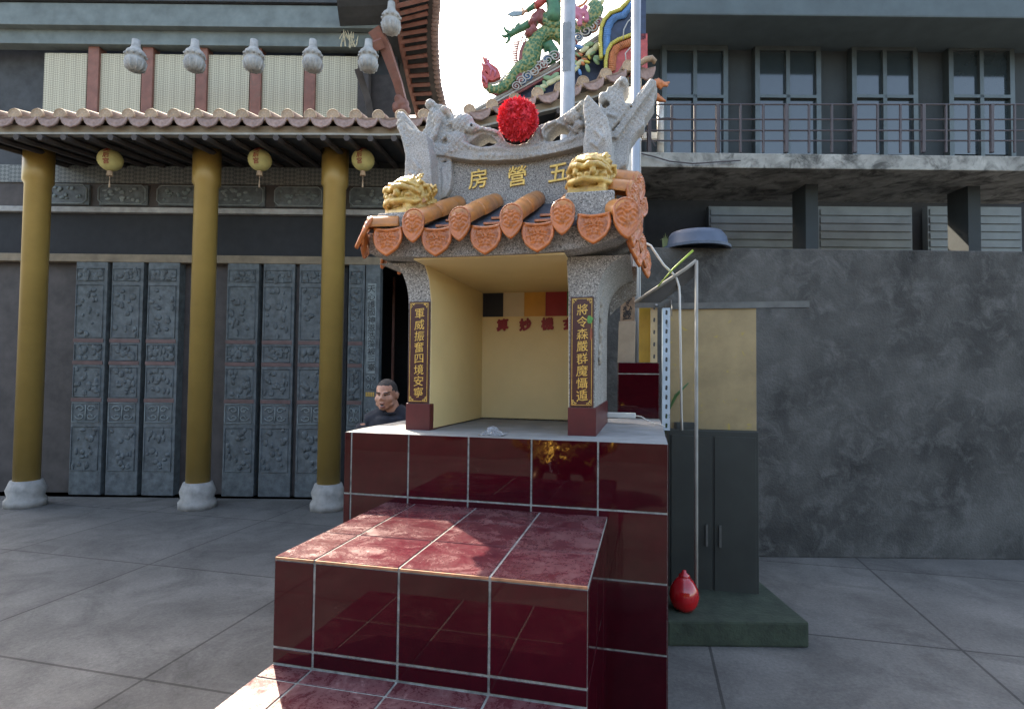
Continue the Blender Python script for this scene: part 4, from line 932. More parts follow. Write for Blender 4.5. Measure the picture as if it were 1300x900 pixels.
for (u, v, ru, rv) in ((511, 133, 9, 8), (507, 126, 6, 7), (514, 140, 7, 6), (503, 138, 5, 7), (513, 145, 5, 4)): br.ell(UPB(u, v, 8.9), (ru / FPX * 8.9 * KU, .14, rv / FPX * 8.9 * KU), 12, 8)
me = remesh(br, 0.028, 1, .5, lambda c, n: .02 * fbm(c, 9, 2)); me.materials.append(MATS['red_timber']); mobj('bracket_foot', shift(me, -wloc(us_)), 'red_timber', us_)
# rafters under the side eave and its outer edge, rising towards the corner
edge = [(560.5, 152, 10.6), (556.5, 132, 10.25), (551.5, 110, 9.9), (549, 85, 9.55), (547.5, 60, 9.2), (547.5, 40, 8.95), (549, 18, 8.7), (550, 0, 8.5), (550, -26, 8.2)]
inner = [(532, 153, 10.8), (527, 134, 10.45), (521, 112, 10.05), (516, 88, 9.65), (511, 66, 9.3), (508, 46, 9.05), (505, 28, 8.8), (503, 12, 8.6), (500, -24, 8.3)]
def lerp3(L, t):
    x = t * (len(L) - 1); i = min(int(x), len(L) - 2); f = x - i; return tuple(p + (q - p) * f for p, q in zip(L[i], L[i + 1]))
for k in range(15):
    t = 0.02 + k / 15 * 0.93; (u0, v0, b0), (u1, v1, b1) = lerp3(inner, t), lerp3(edge, t)
    A = UPB(u0, v0, b0); B_ = UPB(u1 - 6, v1 + 1, b1); wobj('rafter', MB().tube([A, B_], [0.058, 0.058], 4), 'red_timber', us_)
def edge_row(dv, du=0, n=28, L=edge): return [UPB(lerp3(L, k / n)[0] + du, lerp3(L, k / n)[1] + dv, lerp3(L, k / n)[2]) for k in range(n + 1)]
in_far = [(u - 75, v - 4, b + .0) for u, v, b in inner]
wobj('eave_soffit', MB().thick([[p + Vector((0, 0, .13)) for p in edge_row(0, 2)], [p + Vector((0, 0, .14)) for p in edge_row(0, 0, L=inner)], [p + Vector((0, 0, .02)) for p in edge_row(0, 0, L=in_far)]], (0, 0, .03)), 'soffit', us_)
wobj('eave_fascia', MB().thick([edge_row(-1, -6), edge_row(-1, 3)], (0, 0, .17)), 'dark_timber', us_)
wobj('eave_rail', MB().tube([p + Vector((0, 0, 0.03)) for p in edge_row(0, 0, L=inner)], 0.07, 6), 'red_timber', us_)
for k in range(34):
    t = k / 33; u, v, b = lerp3(edge, t); c = UPB(u + 4.5, v - 3, b); wobj('edge_tile', MB().ell(c, (.105, .07, .09), 10, 7), 'clay_drip', us_, smooth=True)
# roof over it (only its underside and edge can be seen from the court)
E_ = [UPB(u + 3, v - 4, b) + Vector((0, 0, .20)) for u, v, b in edge]
top_ = [p + _rt * -2.6 + _fh * 1.2 + Vector((0, 0, 1.3)) for p in E_]; farl = [p + _rt * -4.2 + _fh * 1.2 + Vector((0, 0, 0.5)) for p in top_]
wobj('roof_slope', MB().thick([E_, top_], (0, 0, .06)), 'clay_roof', us_)
# ================================================================== ORNATE ROOF RIDGE on the right half of the eave
mat('c_green', (0.035, 0.13, 0.065), 0.5, var=0.35, vs=14); mat('c_leaf', (0.17, 0.27, 0.14), 0.55, var=0.3, vs=20); mat('c_pale', (0.42, 0.42, 0.24), 0.55, var=0.25, vs=20); mat('c_blue', (0.07, 0.19, 0.40), 0.5, var=0.35, vs=18); mat('c_navy', (0.02, 0.035, 0.075), 0.6, var=0.35, vs=12)
mat('c_yellow', (0.42, 0.37, 0.07), 0.55, var=0.25, vs=20); mat('c_red', (0.38, 0.06, 0.055), 0.5, var=0.3, vs=18); mat('c_maroon', (0.20, 0.06, 0.06), 0.6, var=0.3, vs=14); mat('c_pink', (0.42, 0.13, 0.20), 0.55, var=0.25, vs=20); mat('c_white', (0.36, 0.36, 0.34), 0.6, var=0.2, vs=20); mat('c_flesh', (0.42, 0.24, 0.15), 0.6, var=0.2); mat('c_orange', (0.42, 0.14, 0.05), 0.5, var=0.3, vs=20); mat('c_steel', (0.20, 0.27, 0.30), 0.4, var=0.2)
def scale_mat(name, a, b_, s):
    m, n, b = nodes(name); tc = add(n, 'ShaderNodeTexCoord'); vo = add(n, 'ShaderNodeTexVoronoi', Scale=s); n.links.new(tc.outputs['Object'], vo.inputs['Vector'])
    r = ramp(n, vo.outputs['Distance'], [(0.38, a), (0.72, b_)]); n.links.new(r.outputs[0], b.inputs['Base Color']); b.inputs['Roughness'].default_value = 0.5
    bp = add(n, 'ShaderNodeBump', Strength=0.8, Distance=0.02); bp.invert = True; n.links.new(vo.outputs['Distance'], bp.inputs['Height']); n.links.new(bp.outputs[0], b.inputs['Normal'])
scale_mat('c_scales', (0.03, 0.125, 0.06), (0.22, 0.24, 0.09), 30.0)
BR = 6.75; KP = BR / FPX
rd = thing('painted_roof_ridge', W(ta(700, BR), BR, tz(130, BR)), 'painted roof ridge with cloud scrolls, leaf sprays and scalloped fins above the temple eave', 'roof ridge')
def B3(u, v, db=0.0): return PB(u, v, BR + db)
def rprism(name, pts, m, db=0.0, d=0.1, par=rd, bev=0): return wobj(name, MB().prism([[B3(u, v, db) for u, v in pts]], _fh * d), m, par, bev=bev)
def rtube(name, pts, r, m, par=rd, n=8, flat=1.0):
    rr = [x * KP for x in r] if hasattr(r, '__len__') else r * KP; return wobj(name, MB().tube([B3(*p) for p in pts], rr, n, flat=flat), m, par, smooth=True)
rprism('ridge_panel', [(596,147),(640,122),(709,84),(766,44),(812,10),(812,95),(767,108),(709,126),(652,140)], 'c_navy', 0.02, 0.25)
rtube('ridge_cap', [(590,149,-.03),(640,120.5,-.03),(709,81.5,-.03),(766,43,-.03),(800,22,-.03)], 3.0, 'cast_board', n=6); rtube('cap_line', [(600,147,-.06),(640,124,-.06),(709,86,-.06),(766,47.5,-.06)], 1.4, 'c_white', n=6); rtube('cap_line', [(604,148,-.05),(640,128,-.05),(709,90,-.05),(764,52,-.05)], 1.8, 'c_maroon', n=6)
# cloud scrolls on the cap
def scroll(u, v, r, c1, c2, s=1, db=-.09):
    r *= 1.3; u -= 1.5; v -= 2.5
    o = wobj('cloud_scroll', MB().ell(B3(u, v, db + .04), (r * KP, .05, r * .9 * KP), 14, 10, TR), c1, rd, smooth=True)
    sp_ = [B3(u + s * r * (1 - t / 13) * math.cos(t), v - r * .9 * (1 - t / 13) * math.sin(t), db - .02) for t in [k * .5 for k in range(24)]]
    wobj('scroll_line', MB().tube(sp_, r * .11 * KP, 6), c2, o, smooth=True)
for k, (u, v, r, c1, c2, s) in enumerate(((657,112,5,'c_maroon','c_white',1),(664,105,5,'c_blue','c_white',-1),(671,99,6,'c_blue','c_white',1),(679,94,6,'c_flesh','c_white',-1),(684,88,6.5,'c_maroon','c_white',1),(691,85,5.5,'c_red','c_white',-1),(697,79,6,'c_blue','c_white',1),(706,74,6,'c_maroon','c_white',-1),(745,42,7,'c_navy','c_white',1),(753,37,7,'c_orange','c_white',-1),(761,30,5.5,'c_pink','c_white',1),(736,50,5,'c_blue','c_white',-1),(729,57,5,'c_red','c_white',1))): scroll(u, v, r, c1, c2, s)
# leaf sprays
def leaf(mb, u, v, L, a, wd=.45, db=-.10):
    c = B3(u, v, db); rot = TR @ Matrix.Rotation(a, 3, 'Y'); mb.ell(c, (1.25 * L * KP, .018, 1.25 * L * wd * KP), 10, 6, rot)
for (lst, m) in ((((686,113,6,.4),(697,100,6.5,.2),(704,97,6,-.7),(692,107,4.5,1.0),(748,57,5.5,-.3),(757,78,5,.9),(760,74,5.5,.3),(746,87,5,1.2),(733,70,4,.5),(752,68,4.5,-.5),(729,78,4,.7)), 'c_leaf'), (((700,104,7,-.5),(708,100,6,-.4),(690,110,6,-.4),(750,66,7,-.7),(757,60,7,-.9),(742,63,6,-.6),(762,56,5,-.9),(736,80,6,-.6),(731,88,5,-.7)), 'c_pale'), (((736,92,4,1.2),(735,60,5,.2),(729,84,3,.4)), 'c_blue'), (((735,70,4.5,0),(738,80,4.5,.6),(729,74,4,.8),(742,76,3.5,.2)), 'c_orange'), (((745,79,3.5,.3),(748,73,3,1.2)), 'c_yellow')):
    for q in lst: wobj('leaf', (lambda mb: (leaf(mb, *q), mb)[1])(MB()), m, rd, smooth=True)
for (p0, p1) in (((684,117),(706,100)),((690,113),(708,103)),((728,95),(752,62)),((742,78),(762,52)),((738,74),(757,66)),((732,86),(748,72)),((750,76),(760,58))): rtube('stem', [(*p0, -.03), ((p0[0]+p1[0])/2, (p0[1]+p1[1])/2 - 1.5, -.05), (*p1, -.03)], 0.9, 'c_pale', n=5)
# scalloped fins
def fin(name, edge_pts, close, c1, c2, c3, label):
    o = rprism(name, edge_pts + close, c1, -.16, .08); tag(o, label=label); mb = MB(); m2 = MB(); L = []
    for (a, b) in zip(edge_pts, edge_pts[1:]):
        nseg = max(1, int(math.hypot(b[0]-a[0], b[1]-a[1]) / 2.4)); L += [(a[0] + (b[0]-a[0]) * k / nseg, a[1] + (b[1]-a[1]) * k / nseg) for k in range(nseg)]
    cu, cv = sum(p[0] for p in close) / len(close), sum(p[1] for p in close) / len(close)
    for i, (u, v) in enumerate(L):
        dx, dy = cu - u, cv - v; d = math.hypot(dx, dy); dx /= d; dy /= d
        mb.ell(B3(u - dx, v - dy, -.19), (2.6 * KP, .03, 2.6 * KP), 8, 6)
        m2.tube([B3(u + dx * 3, v + dy * 3, -.20), B3(u + dx * 12, v + dy * 12, -.18)], [1.5 * KP, .9 * KP], 6)
    wobj('scalloped_edge', mb, c2, o, smooth=True); wobj('fin_ribs', m2, c3, o, smooth=True); return o
fin('blue_fin', [(764,72),(763,50),(764,36),(768,26),(775,18),(788,13),(797,4),(806,-8)], [(820,-8),(820,50),(795,55),(778,66)], 'c_navy', 'c_yellow', 'c_blue', 'blue fin with yellow scalloped edge'); rtube('fin_line', [(791,50,-.21),(792,38,-.21),(797,28,-.21),(806,20,-.21)], 0.8, 'c_white', n=5)
fin('red_fin', [(770,92),(770,78),(772,66),(777,57),(785,52),(796,48),(808,43)], [(822,43),(822,88),(800,94),(785,98)], 'c_red', 'c_yellow', 'c_orange', 'red fin with yellow scalloped edge'); rtube('fin_line', [(795,82,-.26),(794,68,-.26),(800,61,-.26),(812,57,-.26)], 0.8, 'c_white', n=5)
# corner end of the eave: large clay shield and flame-like curls
o = mobj('corner_end_tile', T_drip.copy(), 'clay_drip', eave, B3(821, 90, -.58) - e0, (R(-4), 0, YAW)); o.data.materials.clear(); o.data.materials.append(MATS['clay_drip']); o.scale = (.85, 1, 1.35)
wobj('end_hook', MB().tube([B3(808,88,-.6), B3(813,81,-.62), B3(820,76,-.64), B3(827,74.5,-.64), B3(831,78,-.62), B3(830,82,-.6)], [.02,.03,.034,.034,.028,.012], 12), 'clay_end', eave, smooth=True)
fl = MB()
for pts, r in ((((812,118),(822,112),(832,106),(840,107),(848,110)), (4,5,5,4,1.5)), (((820,124),(830,122),(838,126),(846,129)), (4,4.5,4,1)), (((828,108),(836,103),(842,104)), (3,3.5,1)), (((836,112),(842,107),(850,105)), (3,3,1))): fl.tube([B3(u, v, -.5) for u, v in pts], [x * KP for x in r], 8)
me = remesh(fl, 0.012, 1, .5, lambda c, n: .010 * fbm(c, 18, 2)); me.materials.append(MATS['c_orange']); mobj('corner_flame', shift(me, -wloc(eave)), 'c_orange', eave)
# ================================================================== DRAGON on the ridge
dr = thing('dragon_statue', B3(690, 95), 'green scaled dragon figure with red flame tail climbing the painted roof ridge', 'statue')
D_ = -0.05
def dt(name, pts, r, m, n=10, flat=1.0): return rtube(name, [(u, v, D_ + (d if False else 0)) for u, v in pts], r, m, dr, n, flat)
body = dt('body', [(615,101),(617,108),(623,114),(632,115),(641,110),(649,101),(655,92),(663,88),(671,84),(674,72),(677,60),(683,50),(692,43),(703,41),(713,46),(720,56),(722,70),(716,84)], [2.5,4,5.5,6.5,7.5,8,9,11,12,13,12,10.5,9.5,9.5,9.5,9.5,9,8], 'c_scales', 14)
dt('belly_stripe', [(620,115.5),(630,120),(642,115),(652,104),(660,97)], [1.5,2.5,3,3,2.5], 'c_maroon'); dt('crest_line', [(616,101),(621,107),(629,106),(637,102),(645,94),(651,88)], [1.5,1.6,1.6,1.6,1.5,1.2], 'c_white'); dt('rear_leg', [(690,62),(698,58),(703,66),(701,76),(694,80)], [6,7.5,7,6,5], 'c_green')
fn = MB().prism([[B3(u, v, D_ - .06) for u, v in ((664,54),(668,52),(664,70),(663,88),(664,103),(658,104),(655,98),(658,80),(659,66))]], _fh * .1); wobj('dorsal_fin', fn, 'c_maroon', dr); dt('fin_bead', [(667,54),(664,70),(663,86),(664,100)], 1.1, 'c_white')
for k in range(13): t = k / 12; u0, v0 = 660 - 3 * math.sin(t * 2.4), 53 + 27 * t; rtube('spine', [(u0, v0, D_), (u0 - 6, v0 - .5, D_ - .02), (u0 - 11 + 2 * t, v0 - 3 + 2 * t, D_ - .03)], [1.1, .8, .2], 'c_maroon', dr, 5)
for k in range(7): t = k / 6; rtube('spine', [(636 + 14 * t, 100 - 10 * t, D_), (634 + 14 * t, 93 - 11 * t, D_)], [1.0, .2], 'c_pale', dr, 5)
tf = MB().prism([[B3(u, v, D_ - .05) for u, v in ((619,112),(613,108),(611,100),(611,92),(613,84),(611,79),(615,81),(614,75),(612,70),(616,74),(617,69),(619,76),(621,74),(622,80),(627,83),(632,87),(635,93),(635,98),(629,101),(624,103),(620,101))], [B3(u, v, D_ - .05) for u, v in ((616,90),(619,92),(620,95),(617,93))], [B3(u, v, D_ - .05) for u, v in ((613.5,101),(615,102),(615.5,105.5),(613.8,104))]], _fh * .09); o = wobj('tail_flame', tf, 'c_red', dr, bev=.008)
for pts in (((614,83),(619,82),(624,88),(622,97)),((617,76),(623,86),(629,91),(628,98)),((612,96),(615,99),(618,106))): rtube('flame_ridge', [(u, v, D_ - .05) for u, v in pts], [.7, 1.5, 1.5, .9][:len(pts)], 'c_pink', dr, 6)
fl_ = [((674,30),(664,35),(655,41),(648,43)),]
dt('foreleg', [(680,27),(670,32),(660,37),(651,42),(646,45)], [7,5.5,4.5,4,4], 'c_green')
for pts in (((648,42),(643,40),(640,36),(640.5,32)),((646,45),(641,47),(638,46),(637,42)),((647,46),(646,51),(643,55),(640,54)),((653,40),(656,34),(659,30),(658,25)),((650,41),(652,37))): dt('claw', list(pts), [2.6,2.2,1.5,.3][:len(pts)], 'c_green', 8)
mz = MB()
for (u, v, ru, rv, d) in ((681,24,8,7,0),(686,20,8,8,0),(676,30,6,5,-.03),(690,26,7,7,0),(672,43,5,5,-.05),(678,40,6,6,-.03)): mz.ell(B3(u, v, D_ + d), (ru * KP, .08, rv * KP), 12, 8)
me = remesh(mz, 0.014, 1, .5, lambda c, n: .012 * fbm(c, 14, 2)); me.materials.append(MATS['c_maroon']); mobj('mane', shift(me, -wloc(dr)), 'c_maroon', dr)
dt('upper_lip', [(666,43),(670,46),(676,48),(681,51),(681,56),(679,60)], [2,3,3.2,3,2,.8], 'c_white'); dt('eye', [(677,35),(678,36)], 2.6, 'c_blue'); dt('whisker', [(664,46),(662,52),(665,56)], [1.2,1,.4], 'c_maroon'); dt('whisker', [(668,48),(666,54),(664,58)], [1.2,1,.4], 'c_pale')
# second coil and coral beyond the pole
dt('coil', [(727,30),(735,40),(744,34),(752,22),(757,12),(752,4)], [6,8,10,11,10,8], 'c_scales', 14)
cb = MB()
for k in range(24): a = k * .9; cb.ell(B3(733 + 9 * math.sin(k * 1.9) + 3, 25 - k * .55 + 6 * math.cos(k * 1.3), D_ - .16), (3.6 * KP, .03, 3.2 * KP), 8, 6)
me = remesh(cb, 0.011, 1, .5); me.materials.append(MATS['c_pink']); mobj('coral_mane', shift(me, -wloc(dr)), 'c_pink', dr)
dt('ribbon', [(724,9),(733,10),(741,6),(747,-2)], [1.6,1.8,1.8,1.5], 'c_orange'); dt('foliage', [(758,8),(764,3),(768,-4)], [3,3,2], 'c_pale')
# rider
rdr = thing('warrior_figure', B3(700, 34), 'painted warrior figure with short sword riding the roof dragon', 'statue')
def wt(name, pts, r, m, n=10): return rtube(name, [(u, v, D_ - .06) for u, v in pts], r, m, rdr, n)
wt('torso', [(701,-26),(701,-14),(702,0),(703,10),(703,20),(702,30)], [9,11,9,9,11,9], 'c_green', 14); wt('belt', [(694,11),(703,13),(712,11)], [3,3.5,3], 'c_red'); wt('skirt', [(693,18),(694,26),(699,33),(708,33),(713,24)], [4,6,6,6,5], 'c_scales'); wt('skirt_trim', [(691,20),(692,28),(698,35),(708,36)], 1.2, 'c_white')
wt('head', [(700,-40),(701,-34),(701,-28)], [6,8,5], 'c_flesh'); wt('helmet', [(700,-47),(701,-41),(701,-37)], [2,8,9], 'c_blue'); wt('sleeve', [(697,-6),(690,-1),(684,5),(679,8)], [6,5.5,5,4.5], 'c_red'); wt('forearm', [(680,6),(675,10),(669,14)], [4,3.5,3], 'c_green'); wt('hand', [(679,8),(677,9)], 3.6, 'c_flesh'); wt('sword_grip', [(672,12),(665,16)], [1.8,1.8], 'c_flesh'); wt('sword_guard', [(663,11),(665,16),(663,20)], [1.4,2.2,1.4], 'c_flesh')
wobj('sword_blade', MB().prism([[B3(u, v, D_ - .07) for u, v in ((664,14),(651,14),(644,18),(650,21),(664,19))]], _fh * .025), 'c_steel', rdr, bev=.006)
wt('arm', [(706,-6),(716,0),(724,8)], [6,5,4], 'c_red')
# ================================================================== POLES behind the shrine
mat('pole_paint', (0.25, 0.275, 0.30), 0.45, metal=0.1, var=0.2, vs=9, dirt=(0.30, 0.24, 0.18), ds=5, dlo=0.6, dhi=0.75); mat('pole_worn', (0.15, 0.175, 0.20), 0.6, var=0.2, vs=14); mat('steel_bright', (0.27, 0.29, 0.31), 0.3, metal=0.5, var=0.1, vs=5); mat('white_steel', (0.50, 0.50, 0.47), 0.5, var=0.2, vs=7, dirt=(0.25, 0.16, 0.1), ds=8, dlo=0.55, dhi=0.7)
c0 = PB(718, 450, 5.2); pg = thing('grey_pole', (c0.x, c0.y, GZ), 'thick grey painted pole with a worn dark patch behind the carved ridge', 'pole')
r = 9.3 / FPX * 5.2
mobj('shaft', MB().lathe([(0, 0), (r, 0), (r, 6.2), (0, 6.2)], 28).mesh(), 'pole_paint', pg).data.shade_smooth()
ca = math.atan2(CP.y - c0.y, CP.x - c0.x); rows = []; zt0, zt1 = PB(718, 34, 5.2).z - GZ, PB(718, 95, 5.2).z - GZ; pa = MB()
for i in range(15):
    z = zt1 + (zt0 - zt1) * i / 14; j0, j1 = -0.95 + .10 * noise.noise(Vector((i * .9, 1, 2))), 0.42 + .16 * noise.noise(Vector((i * .8, 5, 2)))
    rows.append([Vector(((r + .0022) * math.cos(ca + j0 + (j1 - j0) * k / 10), (r + .0022) * math.sin(ca + j0 + (j1 - j0) * k / 10), z + .02 * noise.noise(Vector((k * .8, i * .2, 7))))) for k in range(11)])
pa.sheet(rows); mobj('worn_patch', pa.mesh(), 'pole_worn', pg); mobj('foot_plate', MB().box(-.12, .12, -.12, .12, 0, .015).mesh(), 'pole_paint', pg)
c0 = PB(806, 450, 4.7); ps = thing('stainless_pole', (c0.x, c0.y, GZ), 'slim shiny stainless steel pole beside the upswept ridge horn', 'pole'); r = 6 / FPX * 4.7
mobj('shaft', MB().lathe([(0, 0), (r, 0), (r, 5.8), (0, 5.8)], 24).mesh(), 'steel_bright', ps).data.shade_smooth(); mobj('foot_plate', MB().box(-.08, .08, -.08, .08, 0, .012).mesh(), 'steel_bright', ps)
for uc, lab in ((799, 'thin white steel post just left of the stainless pole'), (811.5, 'thin white steel post just right of the stainless pole')):
    c0 = PB(uc, 178, 5.0); t = thing('white_post', (c0.x, c0.y, GZ), lab, 'post'); z1 = c0.z - GZ
    mobj('post', MB().box(-.014, .014, -.014, .014, 0, z1).mesh(), 'white_steel', t, rot=(0, 0, YAW)); mobj('cap', MB().lathe([(0, z1 + .03), (.02, z1 + .01), (.022, z1 - .01), (0, z1 - .01)], 10).mesh(), 'white_steel', t)
# ================================================================== NEIGHBOURING HOUSE on the right
mat('house_wall', (0.022, 0.030, 0.034), 0.8, var=0.25, vs=2, bump=.2, bs=30); mat('house_trim', (0.06, 0.085, 0.095), 0.7, var=0.2, vs=3); mat('slab_stained', (0.26, 0.26, 0.24), 0.85, var=0.4, vs=4, dirt=(0.06, 0.06, 0.055), ds=3.5, dlo=0.46, dhi=0.62); mat('glass_dark', (0.02, 0.03, 0.035), 0.08, var=0.1, spec=.8); mat('alu', (0.06, 0.075, 0.078), 0.4, metal=.4, var=.15); mat('rail_dark', (0.05, 0.04, 0.045), 0.5, var=.2); mat('tube_white', (0.6, 0.62, 0.6), 0.4, var=.05)
mat('wall_black', (0.055, 0.054, 0.05), 0.95, var=0.65, vs=1.6, bump=0.9, bs=45, dirt=(0.10, 0.098, 0.092), ds=5, dlo=0.48, dhi=0.72); mat('shutter', (0.10, 0.115, 0.12), 0.5, metal=.3, var=.2, vs=3)
hs = thing('neighbour_house', W(ta(1000, 8), 7.6, GZ), 'dark two-storey house with a stained balcony slab and thin railing beside the shrine', 'house')
def hb(name, u0, u1, v0, v1, m, b0, d=.1, par=hs, bev=0): return wobj(name, TBOX(MB(), ta(u0, b0), ta(u1, b0), b0, b0 + d, max(GZ, tz(v1, b0, u0)), tz(v0, b0, u0)), m, par, bev=bev)
hb('upper_wall', 813, 1420, -90, 200, 'house_wall', 8.0, .2); hb('eave_fascia', 813, 1420, -90, 18, 'house_trim', 7.2, .9, bev=.02); hb('side_wall', 813, 818, -90, 800, 'house_wall', 8.0, 4.0)
for k, (u0, u1) in enumerate(((840, 925), (960, 1045), (1085, 1170), (1210, 1295))):
    w_ = hb('window', u0 + 6, u1 - 6, 64, 196, 'glass_dark', 7.93, .05)
    for a, b, c, d in ((u0, u0 + 6, 56, 200), (u1 - 6, u1, 56, 200), (u0 + 6, u1 - 6, 56, 64), ((u0 + u1) / 2 - 2.5, (u0 + u1) / 2 + 2.5, 64, 200), (u0 + 6, u1 - 6, 120, 124)): hb('window_frame', a, b, c, d, 'alu', 7.88, .12, w_)
sb = hb('balcony_slab', 813, 1420, 193, 212, 'slab_stained', 6.75, 1.3, bev=.012)
for v in (133, 152, 166, 179): wobj('rail', MB().tube([PB(813, v, 6.85), PB(1400, v * 1.0 + (193 - v) * 0.0 - (1400 - 813) * .011 * 0, 6.85)], .010, 6), 'rail_dark', hs)
for k in range(20): u = 824 + 29 * k; wobj('rail_post', MB().tube([PB(u, 133, 6.85), PB(u, 194, 6.85)], .016 if k % 3 else .028, 6), 'rail_dark', hs)
wobj('white_downpipe', MB().tube([PB(838.5, 128, 6.95), PB(838.5, 194, 6.95)], .042, 12), 'white_steel', hs, smooth=True); hb('parapet_block', 816, 834, 168, 176, 'white_steel', 7.1, .1)
for pts in (((813,166),(822,167),(826,176),(832,186)), ((813,195),(830,199),(850,205),(880,208),(940,204)), ((834,146),(838,151),(845,150),(858,151))): wobj('cable', MB().tube([PB(u, v, 6.7) for u, v in pts], .008, 6), 'rail_dark', hs)
hb('ground_floor_wall', 813, 1420, 212, 800, 'void_shade', 9.2, .15); hb('ground_side', 813, 817, 212, 800, 'void_shade', 7.2, 2.0)  # coloured near-black for the shade under the balcony
for k, (u0, u1) in enumerate(((900, 1020), (1040, 1160), (1180, 1300))):
    s_ = hb('roller_shutter', u0, u1, 262, 800, 'shutter', 9.0, .12)
    for j in range(22):
        v = 266 + j * 10; wobj('shutter_slat', TBOX(MB(), ta(u0 + 2, 9.0), ta(u1 - 2, 9.0), 8.975, 9.0, tz(v + 7.5, 9.0, u0), tz(v, 9.0, u0)), 'shutter', s_)
for k, uc in enumerate((1032, 1240)): hb('pier', uc - 8, uc + 8, 212, 800, 'house_wall', 7.3, .35)
wobj('tube_lamp', MB().tube([PB(834, 222, 7.4), PB(905, 222.5, 7.4)], .022, 10), 'tube_white', hs, smooth=True)
# low wall with a tub on it
lw = tag(wobj('low_wall', TBOX(MB(), ta(770, 5.3), ta(1420, 5.3), 5.3, 5.55, GZ, tz(314, 5.3, 840)), 'wall_black', bev=.012), 'rough black-stained concrete wall between the shrine and the dark house', 'wall')
c0 = PB(884, 314, 5.42); c0.z = tz(314, 5.3, 840)
mat('tub_blue', (0.045, 0.065, 0.10), 0.5, var=.2, vs=6); tb = thing('plastic_tub', c0, 'dark blue upturned plastic tub on the stained low wall', 'tub')
mobj('tub_body', MB().lathe([(.30, 0), (.305, .02), (.29, .03), (.275, .11), (.24, .16), (.10, .19), (0, .195)], 28).mesh(), 'tub_blue', tb).data.shade_smooth(); mobj('rim', MB().lathe([(.28, .0), (.315, .0), (.315, .025), (.28, .03)], 28).mesh(), 'tub_blue', tb)
mat('weed', (0.14, 0.17, 0.07), .7, var=.4); wd = MB()
for k in range(7): s = PB(842 + k * .8, 314, 5.4); wd.tube([s, PB(841 + k * 1.3, 303, 5.4), PB(839 + k * 2.2 + rnd.uniform(-2, 2), 296 + abs(k - 3) * 3, 5.38)], [.006, .005, .001], 5)
tag(wobj('weed', wd, 'weed'), 'wispy dry weed sprouting on top of the stained low wall', 'weed')
mat('cable_white', (0.55, 0.55, 0.52), .5, var=.1); cc = [PY(811, 306, 1.30), PY(818, 308, 1.31), PY(826, 312, 1.33), PY(834, 324, 1.35), PY(843, 337, 1.37), PY(853, 346, 1.39), PY(859, 354, 1.41), PY(862, 364, 1.41), PY(863, 376, 1.41), PY(863, 392, 1.40), PY(864, 440, 1.45), PY(865, 520, 1.60), PY(866, 551, 1.73), PY(870, 551, 1.75)]
wb_ = thing('white_cable', cc[0], 'white cable sagging from the orange side eave past the metal sheet', 'cable'); wobj('cord', MB().tube(cc, .0085, 8), 'cable_white', wb_, smooth=True); wobj('connector', MB().box(cc[0].x - .014, cc[0].x + .014, cc[0].y - .02, cc[0].y + .02, cc[0].z - .02, cc[0].z + .05), 'cable_white', wb_, bev=.004)
# ================================================================== SLOTTED-ANGLE RACK and odds and ends behind the altar
mat('angle_blue', (0.36, 0.46, 0.54), 0.4, metal=.35, var=.15, vs=12, dirt=(0.14, 0.14, 0.14), ds=20, dlo=.6, dhi=.7); mat('angle_beige', (0.46, 0.37, 0.22), 0.55, metal=.1, var=.2, vs=10); mat('angle_dark', (0.09, 0.095, 0.09), .5, metal=.3, var=.3)
def slotted(p0, w_, h_, ax, m, par, n, name='post'):
    # front flange with real slots: outline with n slotted holes; ax: width direction
    p0 = Vector(p0); ax = Vector(ax).normalized(); up_ = Vector((0, 0, 1)); L = [[p0, p0 + ax * w_, p0 + ax * w_ + up_ * h_, p0 + up_ * h_]]
    for k in range(n):
        cz = h_ * (k + .5) / n; cx = w_ * .5; rr = w_ * .17; hl = min(h_ / n * .26, w_ * .36); hole = []
        for a in range(0, 360, 45): hole.append(p0 + ax * (cx + rr * math.cos(R(a))) + up_ * (cz + (hl - rr if a < 180 else -(hl - rr)) + rr * math.sin(R(a))))
        L.append(hole)
    nrm = Vector((ax.y, -ax.x, 0)); mb = MB().prism(L, nrm * -.0025)
    mb.hexa([p0 - ax * .0025, p0, p0 - nrm * .045, p0 - ax * .0025 - nrm * .045] + [q + up_ * h_ for q in (p0 - ax * .0025, p0, p0 - nrm * .045, p0 - ax * .0025 - nrm * .045)])
    return wobj(name, mb, m, par)
rk = thing('slotted_angle_rack', (1.24, 1.1, GZ), 'rack of slotted angle steel with pale blue and beige posts beside the altar', 'rack')
z1 = PY(846, 391, .94).z; slotted((PY(841.5, 450, .94).x, 0.94, -.03), 0.042, z1 + .03, (1, .05, 0), 'angle_blue', rk, 13)
zt = PY(830, 382, 1.30).z
slotted((PY(826.5, 450, 1.85).x, 1.85, GZ), 0.046, PY(830, 383, 1.85).z - GZ, (1, .05, 0), 'angle_beige', rk, 24)
hbm = MB(); a0 = PY(800, 381, 1.84); a1 = PY(850, 381, 1.84); hbm.box(a0.x, a1.x + .01, 1.833, 1.838, a0.z - .062, a0.z); hbm.box(a0.x, a1.x + .01, 1.838, 1.88, a0.z - .004, a0.z); wobj('top_bar', hbm, 'angle_dark', rk)
wobj('top_bar', MB().hexa([Vector(p) for p in [(1.262, .945, z1 - .05), (1.267, .945, z1 - .05), (1.30, 1.84, a0.z - .05), (1.295, 1.84, a0.z - .05), (1.262, .945, z1 - .005), (1.267, .945, z1 - .005), (1.30, 1.84, a0.z - .005), (1.295, 1.84, a0.z - .005)]]), 'angle_dark', rk)
bt = PY(833.5, 388, 1.82); wobj('bolt', MB().lathe([(0, .012), (.010, .012), (.011, 0), (0, 0)], 6, bt) , 'steel_bright', rk)
